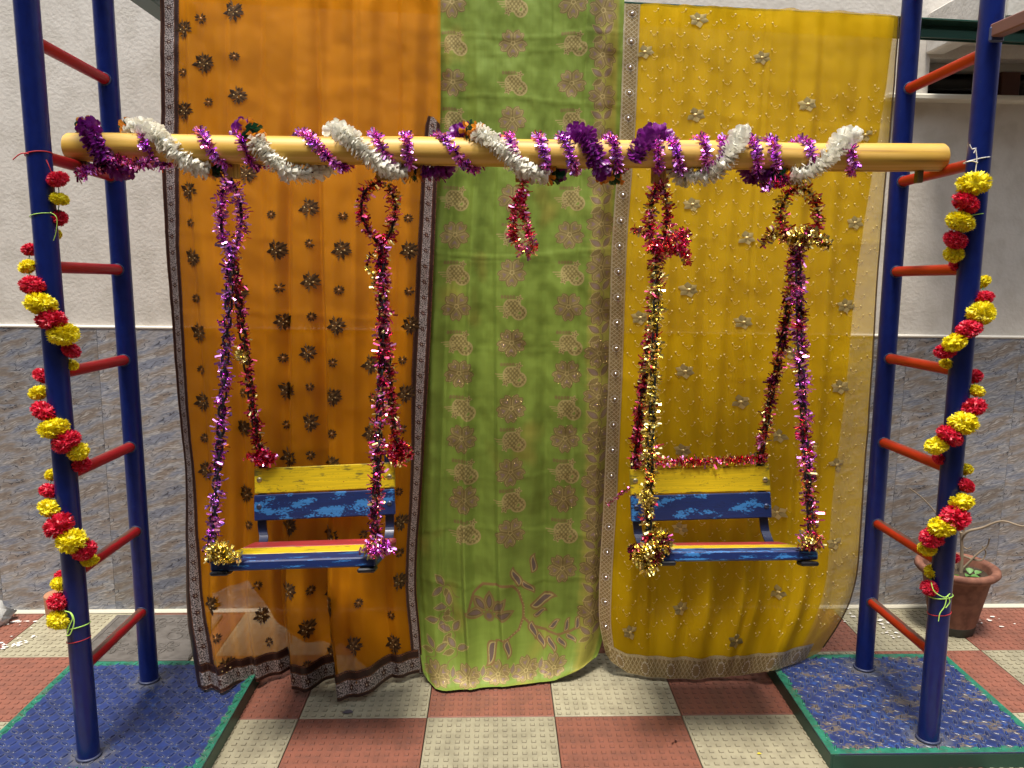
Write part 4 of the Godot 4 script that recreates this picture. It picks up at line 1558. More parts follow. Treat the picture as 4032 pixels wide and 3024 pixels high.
	gc.pleats = [[0.79, 0.80, 0.014, 0.0, 0.10], [0.10, 0.16, 0.0, 0.018, 0.20], [0.30, 0.46, 0.0, 0.020, 0.3], [0.02, 0.05, 0.006, 0.006, 0.10], [0.62, 0.70, -0.006, 0.012, 0.25], [0.20, 0.27, 0.0, 0.030, 0.14]]
	gc.rolls = [[0.06, 0.10, 0.010, 0.034, 0.045], [0.20, 0.27, 0.006, 0.034, 0.055], [0.40, 0.47, 0.006, 0.024, 0.07], [0.55, 0.60, 0.010, 0.014, 0.05], [0.70, 0.74, 0.008, 0.020, 0.05], [0.92, 0.90, 0.006, 0.016, 0.04]]
	gc.crease = [[0.070, 0.0012], [0.095, 0.0009], [0.165, 0.0012], [0.385, 0.0022], [0.392, 0.0010], [0.52, 0.0009], [0.70, 0.0012], [0.782, 0.0018], [0.852, 0.0022]]
	gc.soft = 0.0105
	var gs := thing("green_sari", "green silk sari with woven gold flowers, middle of the three", "sari", gc.at(0.5, 1.0), "saris hung as a backdrop")
	var gt := green_texture()
	var gm := mat(Color.WHITE, 0.52)
	gm.metallic_specular = 0.35
	gm.albedo_texture = gt[0]
	gm.metallic = 1.0
	gm.metallic_texture = gt[1]
	gm.rim_enabled = true
	gm.rim = 0.03
	gm.rim_tint = 0.7
	var crinkle := NoiseTexture2D.new()
	crinkle.width = 512
	crinkle.height = 512
	crinkle.seamless = true
	crinkle.noise = noise(530, 0.022, 4)
	gm.heightmap_enabled = true
	gm.heightmap_texture = crinkle
	gm.heightmap_scale = 0.22
	var gg := gc.sheet(fixed(0.0), fixed(1.0), fixed(0.0), fixed(1.0), 180, 320)
	for k in gg.v.size():
		gg.v[k] -= gs.position
	part("cloth", gg, gm, gs)
	var bd := Geo.new()                                   # beads sewn on the print in its lower half
	r.seed = 78
	bd.tint = Color(0.8, 0.62, 0.25)
	for p in green_flowers + green_border_flowers + green_hem_flowers:
		if p.y < 0.5:
			continue
		for k in 22:
			var a := TAU * k / 22.0
			var q: Vector2 = p + Vector2(cos(a) / span.x, sin(a) / span.y) * 0.040 * (0.78 + 0.2 * cos(a * 5.0 + 1.57))
			var c := gc.at(q.x, q.y)
			var ring := []
			for j in 4:
				ring.append(bd.vert(c - gs.position + Vector3(cos(TAU * j / 4) * 0.0014, sin(TAU * j / 4) * 0.0014, 0.0012), Vector3(cos(TAU * j / 4), sin(TAU * j / 4), 0.8).normalized()))
			var mid := bd.vert(c - gs.position + Vector3(0, 0, 0.0026), Vector3.BACK)
			for j in 4:
				bd.tri(mid, ring[j], ring[(j + 1) % 4])
	part("sewn_beads", bd, vcol(0.25, 0.9), gs, "", true)

	# ---- yellow
	var yc := cloth(yellow_edges, yellow_hem, 540)
	yc.from = 0.80
	yc.calm = 0.90
	yc.pleats = [[0.205, 0.22, 0.016, 0.010, 0.2], [0.525, 0.54, 0.014, 0.004, 0.2], [0.07, 0.07, 0.010, 0.012, 0.1], [0.66, 0.60, 0.0, 0.016, 0.12], [0.76, 0.70, 0.0, 0.014, 0.1], [0.36, 0.38, 0.006, 0.010, 0.14]]
	yc.rolls = [[0.12, 0.12, 0.010, 0.018, 0.03], [0.17, 0.20, 0.006, 0.012, 0.02], [0.30, 0.31, 0.010, 0.012, 0.03], [0.40, 0.43, 0.008, 0.020, 0.03], [0.48, 0.55, 0.006, 0.014, 0.02], [0.60, 0.63, 0.010, 0.022, 0.03], [0.68, 0.72, 0.010, 0.016, 0.025], [0.78, 0.80, 0.012, 0.018, 0.03], [0.88, 0.88, 0.010, 0.010, 0.03]]
	yc.crease = [[0.350, 0.0014], [0.56, 0.0012], [0.17, 0.001]]
	yc.soft = 0.006
	var ys := thing("yellow_sari", "sheer yellow sari with silver flowers and dots, rightmost of three", "sari", yc.at(0.5, 1.0), "saris hung as a backdrop")
	base = ys.position
	o = ys
	var ym := mat(Color(lin(0.58, 0.380, 0.002), 0.66), 0.62)
	ym.metallic_specular = 0.25
	ym.transparency = BaseMaterial3D.TRANSPARENCY_ALPHA
	ym.backlight_enabled = true
	ym.backlight = lin(0.31, 0.185, 0.002)
	var ym_rear: StandardMaterial3D = ym.duplicate()
	ym_rear.albedo_color.a = 0.94
	ym.rim_enabled = true
	ym.rim = 0.02
	ym.rim_tint = 0.8
	var puty := func(called: String, g: Geo, m: Material, label := "", stuff := false) -> MeshInstance3D:
		for k in g.v.size():
			g.v[k] -= ys.position
		return part(called, g, m, ys, label, stuff)
	puty.call("cloth", yc.sheet(fixed(0.0), fixed(1.0), fixed(0.0), fixed(1.0), 190, 240), ym)
	yc.back = 0.022
	var edge := along([[0.0, 0.998], [0.18, 0.965], [0.37, 0.935], [0.49, 0.925], [0.59, 0.92], [0.72, 0.905], [0.80, 0.90], [1.0, 0.90]])
	puty.call("lining_fall", yc.sheet(fixed(0.008), edge, fixed(0.0), fixed(0.985), 110, 150), ym_rear, "rear half of the cloth, seen through the front")
	yc.back = 0.0
	var zt := zari_texture()
	var zm := mat(Color.WHITE, 0.38)
	zm.albedo_texture = zt[0]
	zm.metallic = 1.0
	zm.metallic_texture = zt[1]
	var zw := along([[0.0, 0.056], [0.4, 0.056], [0.7, 0.050], [1.0, 0.046]])
	var z1: MeshInstance3D = puty.call("zari_border", yc.sheet(fixed(-0.002), zw, fixed(0.0), fixed(1.0), 10, 240, 0.0026), zm)
	fix_v.call(z1, false, 26.0, 10, 240)
	var z2: MeshInstance3D = puty.call("zari_border", yc.sheet(fixed(0.01), fixed(0.93), fixed(0.968), fixed(1.003), 190, 10, 0.0032), zm)
	fix_v.call(z2, true, 8.0, 190, 10)
	var edging := Geo.new()
	var line := []
	for k in 121:
		line.append(yc.at(0.999, k / 120.0 * 0.985) + Vector3(0, 0, 0.002))
	edging.tube(line, 0.0026, 6)
	puty.call("edge_cord", edging, mat(lin(0.15, 0.10, 0.04), 0.5, 0.4))
	var silver := Color(0.46, 0.36, 0.15)
	var span_y := Vector2(0.645, 2.06)
	for p in yellow_flowers:
		var petals := []
		for k in 6:
			var a := TAU * k / 6.0 + 0.3
			petals.append([a, 0.12, 1.0, 0.34, silver * (1.15 if k % 2 else 0.8)])
			petals.append([a + 0.5, 0.12, 0.7, 0.12, silver * 0.6])
		puty.call("embroidered_flower", motif(yc, p, 0.0230 * r.randf_range(0.92, 1.06), petals, [[Vector2.ZERO, 0.2, silver * 1.4]], span_y), emb)
	var dots := Geo.new()
	r.seed = 79
	for j in 58:
		for i in 21:
			var s := 0.075 + i * 0.0455 + 0.022 * (j % 2) + r.randf_range(-0.006, 0.006)
			var t := 0.02 + j * 0.0166 + 0.0066 * (1.0 if (i % 2) == 0 else -1.0) + r.randf_range(-0.002, 0.002)
			if s > 0.985 or t > 0.955 or (s > 0.54 and t < 0.13 - 0.06 * (s - 0.54) + 0.01 * sin(i)):
				continue
			var c := yc.at(s, t)
			var nn := yc.normal(s, t)
			dots.tint = Color(0.74, 0.58, 0.20)
			var mid := dots.vert(c + nn * 0.0038, nn)
			var ring := []
			for k in 6:
				var q := Vector3(cos(TAU * k / 6), sin(TAU * k / 6), 0)
				ring.append(dots.vert(c + q * 0.0027 + nn * 0.0008, (q + nn).normalized()))
			for k in 6:
				dots.tri(mid, ring[k], ring[(k + 1) % 6])
			dots.tint = Color(0.66, 0.48, 0.12)           # the thread that trails from the dot
			var dir := -1.0 if i % 2 else 1.0
			var last := c + nn * 0.0014
			for k in range(1, 4):
				var f := k / 3.0
				var nxt := yc.at(s + dir * 0.017 * f, t + 0.0050 * sin(f * 2.4)) + nn * 0.0014
				dots.face([last + UP * 0.0008, nxt + UP * 0.0008, nxt - UP * 0.0008, last - UP * 0.0008], nn)
				last = nxt
	puty.call("sewn_dots", dots, vcol(0.5), "", true)
	var stones := Geo.new()
	for k in 27:
		var t := (k + 0.5) / 26.0
		if t > 0.97:
			continue
		var s: float = zw.call(t) * 0.5
		var c := yc.at(s, t) - ys.position + Vector3(0, 0, 0.004)
		stones.lathe(c, [Vector2(0.0, -0.0048), Vector2(0.0035, -0.0034), Vector2(0.0048, 0.0), Vector2(0.0035, 0.0034), Vector2(0.0, 0.0048)], 8)
	part("rhinestones", stones, mat(lin(0.75, 0.76, 0.85), 0.08, 0.9), ys, "", true)


# ---------------------------------------------------------------- swings
func chain(points: Array, under: Node3D, link: ArrayMesh) -> void:
	var o := Node3D.new()
	o.name = numbered(under, "chain")
	under.add_child(o)
	var path := spline(points, 0.002)
	var run := 0.0
	var k := 0
	for i in path.size() - 1:
		run += (path[i + 1] - path[i]).length()
		if run >= 0.0235:
			run = 0.0
			var d: Vector3 = (path[i + 1] - path[i]).normalized()
			var x := d.cross(Vector3(0.55, 0, 1) if k % 2 else Vector3(1, 0, -0.55)).normalized()
			var l := part("link", link, M.iron, o)
			l.position = path[i] - under.position
			l.basis = Basis(x, d, x.cross(d))
			k += 1


func make_swings() -> void:
	var unit := Geo.new()
	unit.torus(Vector3.ZERO, Basis(), 0.0165, 0.0088, 0.0031, 12, 6)
	var link := unit.mesh()
	var yellow := lin(0.60, 0.43, 0.008)
	var blue := lin(0.005, 0.017, 0.095)
	var sky := lin(0.028, 0.150, 0.40)
	var red := lin(0.30, 0.025, 0.028)
	for n in 2:
		var label := "left wooden swing seat in yellow, blue and red before the orange sari" if n == 0 else "right wooden swing seat in yellow, blue and red before the yellow sari"
		var fl: Vector3 = Vector3(-0.758, 0.625, -2.000) if n == 0 else Vector3(0.433, 0.648, -2.000)
		var fr: Vector3 = Vector3(-0.321, 0.633, -2.000) if n == 0 else Vector3(0.866, 0.645, -2.000)
		var bl: Vector3 = Vector3(-0.738, 0.552, -2.335) if n == 0 else Vector3(0.440, 0.542, -2.335)
		var br: Vector3 = Vector3(-0.313, 0.568, -2.335) if n == 0 else Vector3(0.881, 0.551, -2.335)
		var tl: Vector3 = Vector3(-0.754, 0.767, -2.415) if n == 0 else Vector3(0.424, 0.764, -2.415)
		var tr: Vector3 = Vector3(-0.319, 0.787, -2.415) if n == 0 else Vector3(0.868, 0.771, -2.415)
		var ml: Vector3 = Vector3(-0.754, 0.607, -2.375) if n == 0 else Vector3(0.428, 0.597, -2.375)
		var mr: Vector3 = Vector3(-0.314, 0.625, -2.375) if n == 0 else Vector3(0.871, 0.614, -2.375)
		var o := thing("bench_swing", label, "swing", (fl + fr + bl + br) / 4.0, "wooden swing seats hung from the pole")
		var at := o.position
		var x := (fr - fl + br - bl).normalized()
		var y := (tl + tr - ml - mr).normalized()
		var back_z := x.cross(y).normalized()
		var depth := ((bl + br) - (fl + fr)) / 2.0
		var zz := -depth.normalized()
		var up := zz.cross(x).normalized()
		var basis := Basis(x, up, zz)
		var width := (fr - fl).length()
		var wood := [
			[plank_texture(600 + n, blue, sky, blue * 0.4, 0.50 if n == 0 else 0.24, 0.6), "front slat, blue paint chipped to light blue"],
			[plank_texture(610 + n, yellow, yellow * 0.8, lin(0.10, 0.085, 0.03), 1.2, 0.30), "middle slat, yellow paint"],
			[plank_texture(620 + n, red, red * 1.25, lin(0.20, 0.12, 0.11), 0.5, 0.28), "rear slat, faded red paint"],
		]
		for k in 3:
			var m := mat(Color.WHITE, 0.42)
			m.albedo_texture = wood[k][0]
			var g := Geo.new()
			var c := (fl + fr) / 2.0 + depth * ((k + 0.5) / 3.0) - up * 0.013
			var wk := width if n == 0 or k == 0 else width + 0.012
			g.box(c - at, Vector3(wk, 0.026, depth.length() / 3.0 - 0.004), 0.004, basis)
			part("seat_slat", g, m, o, wood[k][1])
		var tall := ((tl + tr) - (ml + mr)).length() / 2.0
		var wide := ((tr - tl).length() + (mr - ml).length()) / 2.0
		var bx := (tr - tl + mr - ml).normalized()
		var bb := Basis(bx, (y - bx * y.dot(bx)).normalized(), bx.cross(y).normalized())
		var tops := [
			[plank_texture(630 + n, yellow, lin(0.25, 0.03, 0.02), lin(0.10, 0.085, 0.025), 1.0, 0.30 if n == 0 else 0.40), "upper back slat, yellow paint with grime"],
			[plank_texture(640 + n, blue, sky, blue * 0.5, 0.22 if n == 0 else 0.34, 0.7), "lower back slat, blue paint chipped to light blue"],
		]
		for k in 2:
			var m := mat(Color.WHITE, 0.42)
			m.albedo_texture = tops[k][0]
			var g := Geo.new()
			var c := ((tl + tr) * (0.75 - 0.5 * k) + (ml + mr) * (0.25 + 0.5 * k)) / 2.0
			g.box(c - at, Vector3(wide, tall / 2.0 - 0.003, 0.018), 0.003, bb)
			var slat := part("back_slat", g, m, o, tops[k][1])
			for s in [-1.0, 1.0]:
				var w := Geo.new()
				w.lathe(Vector3.ZERO, [Vector2(0.0085, 0.0), Vector2(0.0080, 0.0022), Vector2(0.0050, 0.0042), Vector2(0.0, 0.0050)], 14)
				var sc := part("screw", w, M.screw if k == 0 else M.dark_screw, slat)
				sc.position = c - at + bb * Vector3(s * (wide / 2.0 - 0.016), -0.004 * s, 0.009)
				sc.basis = bb * Basis(Vector3.RIGHT, PI / 2)
				var slot := Geo.new()
				slot.box(sc.position + bb * Vector3(0, 0, 0.0046), Vector3(0.011, 0.0016, 0.0012), 0.0, bb)
				part("screw_slot", slot, M.iron, slat)
		for s in [0.0, 1.0]:                              # bent flat irons from the seat up the back
			var edge_in := 0.020 if s == 0.0 else -0.020
			var p0 := fl.lerp(fr, s) + x * edge_in - up * 0.030
			var p1 := bl.lerp(br, s) + x * edge_in - up * 0.030
			var p2 := ml.lerp(mr, s) + bx * edge_in - back_z * 0.014
			var p3 := tl.lerp(tr, s) + bx * edge_in - back_z * 0.014 + y * 0.022
			var path := spline([p0, p0.lerp(p1, 0.5), p1.lerp(p0, 0.12), p1.lerp(p2, 0.40) - back_z * 0.012, p2, p3], 0.010)
			var g := Geo.new()
			var rows := []
			for i in path.size():
				var d: Vector3 = (path[mini(i + 1, path.size() - 1)] - path[maxi(i - 1, 0)]).normalized()
				var nn := x.cross(d).normalized()
				var row := []
				for q in [[-1, 1], [1, 1], [1, -1], [-1, -1]]:
					row.append([path[i] - at + x * 0.0135 * q[0] + nn * 0.0028 * q[1], (x * q[0] * 0.4 + nn * q[1]).normalized()])
				rows.append(row)
			for i in path.size() - 1:
				for k in 4:
					var e := (k + 1) % 4
					var nn: Vector3 = (rows[i][k][1] + rows[i][e][1]).normalized()
					g.face([rows[i][k][0], rows[i][e][0], rows[i + 1][e][0], rows[i + 1][k][0]], nn)
			part("side_iron", g, M.seat_iron if M.has("seat_iron") else seat_iron(), o)
			var cr := Geo.new()
			cr.box(fl.lerp(fr, s) + x * (0.024 if s == 0.0 else -0.024) - up * 0.033 - zz * 0.018 - at, Vector3(0.048, 0.012, 0.045), 0.004, basis)
			part("corner_iron", cr, M.iron, o)
		var loops := [[Vector3(-0.727, 1.629, -2.215), Vector3(-0.743, 1.589, -2.210), Vector3(-0.749, 1.527, -2.205), Vector3(-0.744, 1.465, -2.205), Vector3(-0.727, 1.434, -2.210), Vector3(-0.711, 1.466, -2.220), Vector3(-0.698, 1.528, -2.220), Vector3(-0.704, 1.590, -2.220), Vector3(-0.718, 1.629, -2.215)],
			[Vector3(-0.314, 1.628, -2.215), Vector3(-0.352, 1.603, -2.210), Vector3(-0.366, 1.566, -2.205), Vector3(-0.363, 1.523, -2.205), Vector3(-0.341, 1.482, -2.210), Vector3(-0.314, 1.457, -2.215), Vector3(-0.287, 1.499, -2.220), Vector3(-0.277, 1.567, -2.220), Vector3(-0.294, 1.616, -2.215)]]
		var chains := [[Vector3(-0.727, 1.434, -2.210), Vector3(-0.733, 1.240, -2.165), Vector3(-0.740, 0.996, -2.100), Vector3(-0.750, 0.757, -2.035), Vector3(-0.758, 0.631, -2.010)], [Vector3(-0.726, 1.430, -2.220), Vector3(-0.733, 1.244, -2.280), Vector3(-0.736, 1.002, -2.350), Vector3(-0.737, 0.774, -2.425)],
			[Vector3(-0.315, 1.457, -2.210), Vector3(-0.311, 1.241, -2.165), Vector3(-0.315, 0.995, -2.100), Vector3(-0.320, 0.805, -2.040), Vector3(-0.325, 0.638, -2.010)], [Vector3(-0.314, 1.452, -2.220), Vector3(-0.319, 1.231, -2.280), Vector3(-0.316, 0.987, -2.350), Vector3(-0.305, 0.789, -2.420)]]
		if n == 1:
			loops = [[Vector3(0.453, 1.630, -2.215), Vector3(0.432, 1.588, -2.210), Vector3(0.425, 1.519, -2.205), Vector3(0.435, 1.469, -2.205), Vector3(0.452, 1.438, -2.210), Vector3(0.471, 1.482, -2.220), Vector3(0.475, 1.545, -2.220), Vector3(0.467, 1.602, -2.220), Vector3(0.456, 1.630, -2.215)],
				[Vector3(0.832, 1.615, -2.215), Vector3(0.801, 1.590, -2.210), Vector3(0.787, 1.540, -2.205), Vector3(0.804, 1.489, -2.205), Vector3(0.844, 1.461, -2.210), Vector3(0.888, 1.497, -2.220), Vector3(0.898, 1.547, -2.220), Vector3(0.874, 1.597, -2.220), Vector3(0.840, 1.616, -2.215)]]
			chains = [[Vector3(0.452, 1.438, -2.210), Vector3(0.441, 1.242, -2.165), Vector3(0.426, 0.994, -2.100), Vector3(0.413, 0.803, -2.040), Vector3(0.412, 0.634, -2.010)], [Vector3(0.452, 1.434, -2.220), Vector3(0.450, 1.177, -2.290), Vector3(0.445, 0.970, -2.360), Vector3(0.445, 0.771, -2.425)],
				[Vector3(0.842, 1.461, -2.210), Vector3(0.842, 1.242, -2.165), Vector3(0.844, 0.994, -2.100), Vector3(0.847, 0.777, -2.035), Vector3(0.851, 0.642, -2.010)], [Vector3(0.841, 1.456, -2.220), Vector3(0.850, 1.232, -2.290), Vector3(0.843, 0.999, -2.360), Vector3(0.842, 0.777, -2.425)]]
		for q in loops:
			var g := Geo.new()
			var path := []
			for p in spline(q, 0.006):
				path.append(p - at)
			g.tube(path, 0.0042, 8)
			part("hanger_loop", g, M.iron, o)
		for q in chains:
			chain(q, o, link)
		# foil wound along the chains
		var sari := "orange" if n == 0 else "yellow"
		var seat := "left" if n == 0 else "right"
		var mixes := [["dark", "purple", "purple", "violet", "purple"], ["dark", "red", "red", "gold", "red", "dark"], ["red", "dark", "purple", "red", "gold", "pink"], ["red", "red", "gold", "pink", "red"]]
		var loop_mix := [["purple", "purple", "pink", "violet"], ["red", "gold", "pink", "red", "dark"]]
		if n == 1:
			mixes = [["red", "gold", "gold", "gold", "gold"], ["red", "dark", "red", "red", "gold"], ["dark", "purple", "pink", "purple", "gold", "red"], ["dark", "gold", "red", "gold", "pink"]]
			loop_mix = [["red", "pink", "red", "gold"], ["gold", "gold", "red", "red", "gold"]]
		var where := ["front left", "rear left", "front right", "rear right"]
		for k in 4:
			var coat: String = [["purple", "red and gold", "red and purple", "red and pink"], ["gold", "dark red", "purple and pink", "gold and red"]][n][k]
			var t := []
			var j := 0
			for p in spline(chains[k], 0.045):
				t.append(p + Vector3(0.006 * cos(j * 2.1), 0, 0.006 * sin(j * 2.1)))
				j += 1
			tinsel("chain_tinsel", "%s foil tinsel wound along the %s chain of the %s swing" % [coat, where[k], seat], t, mixes[k], 700 + 10 * n + k, 0.0185 if n == 0 else 0.0205, 0.0011 if n == 0 and k < 2 else 0.00082, "foil tinsel on the swing chains", 0.0055)
		for k in 2:
			var coat: String = [["purple", "red and gold"], ["pink and red", "gold and red"]][n][k]
			tinsel("loop_tinsel", "%s foil tinsel on the %s hanger loop of the %s swing" % [coat, ["left", "right"][k], seat], loops[k], loop_mix[k], 730 + 10 * n + k, 0.0175, 0.00080, "foil tinsel on the hanger loops", 0.0070)


func seat_iron() -> StandardMaterial3D:
	M.seat_iron = mat(lin(0.010, 0.016, 0.055), 0.3, 0.1)
	return M.seat_iron


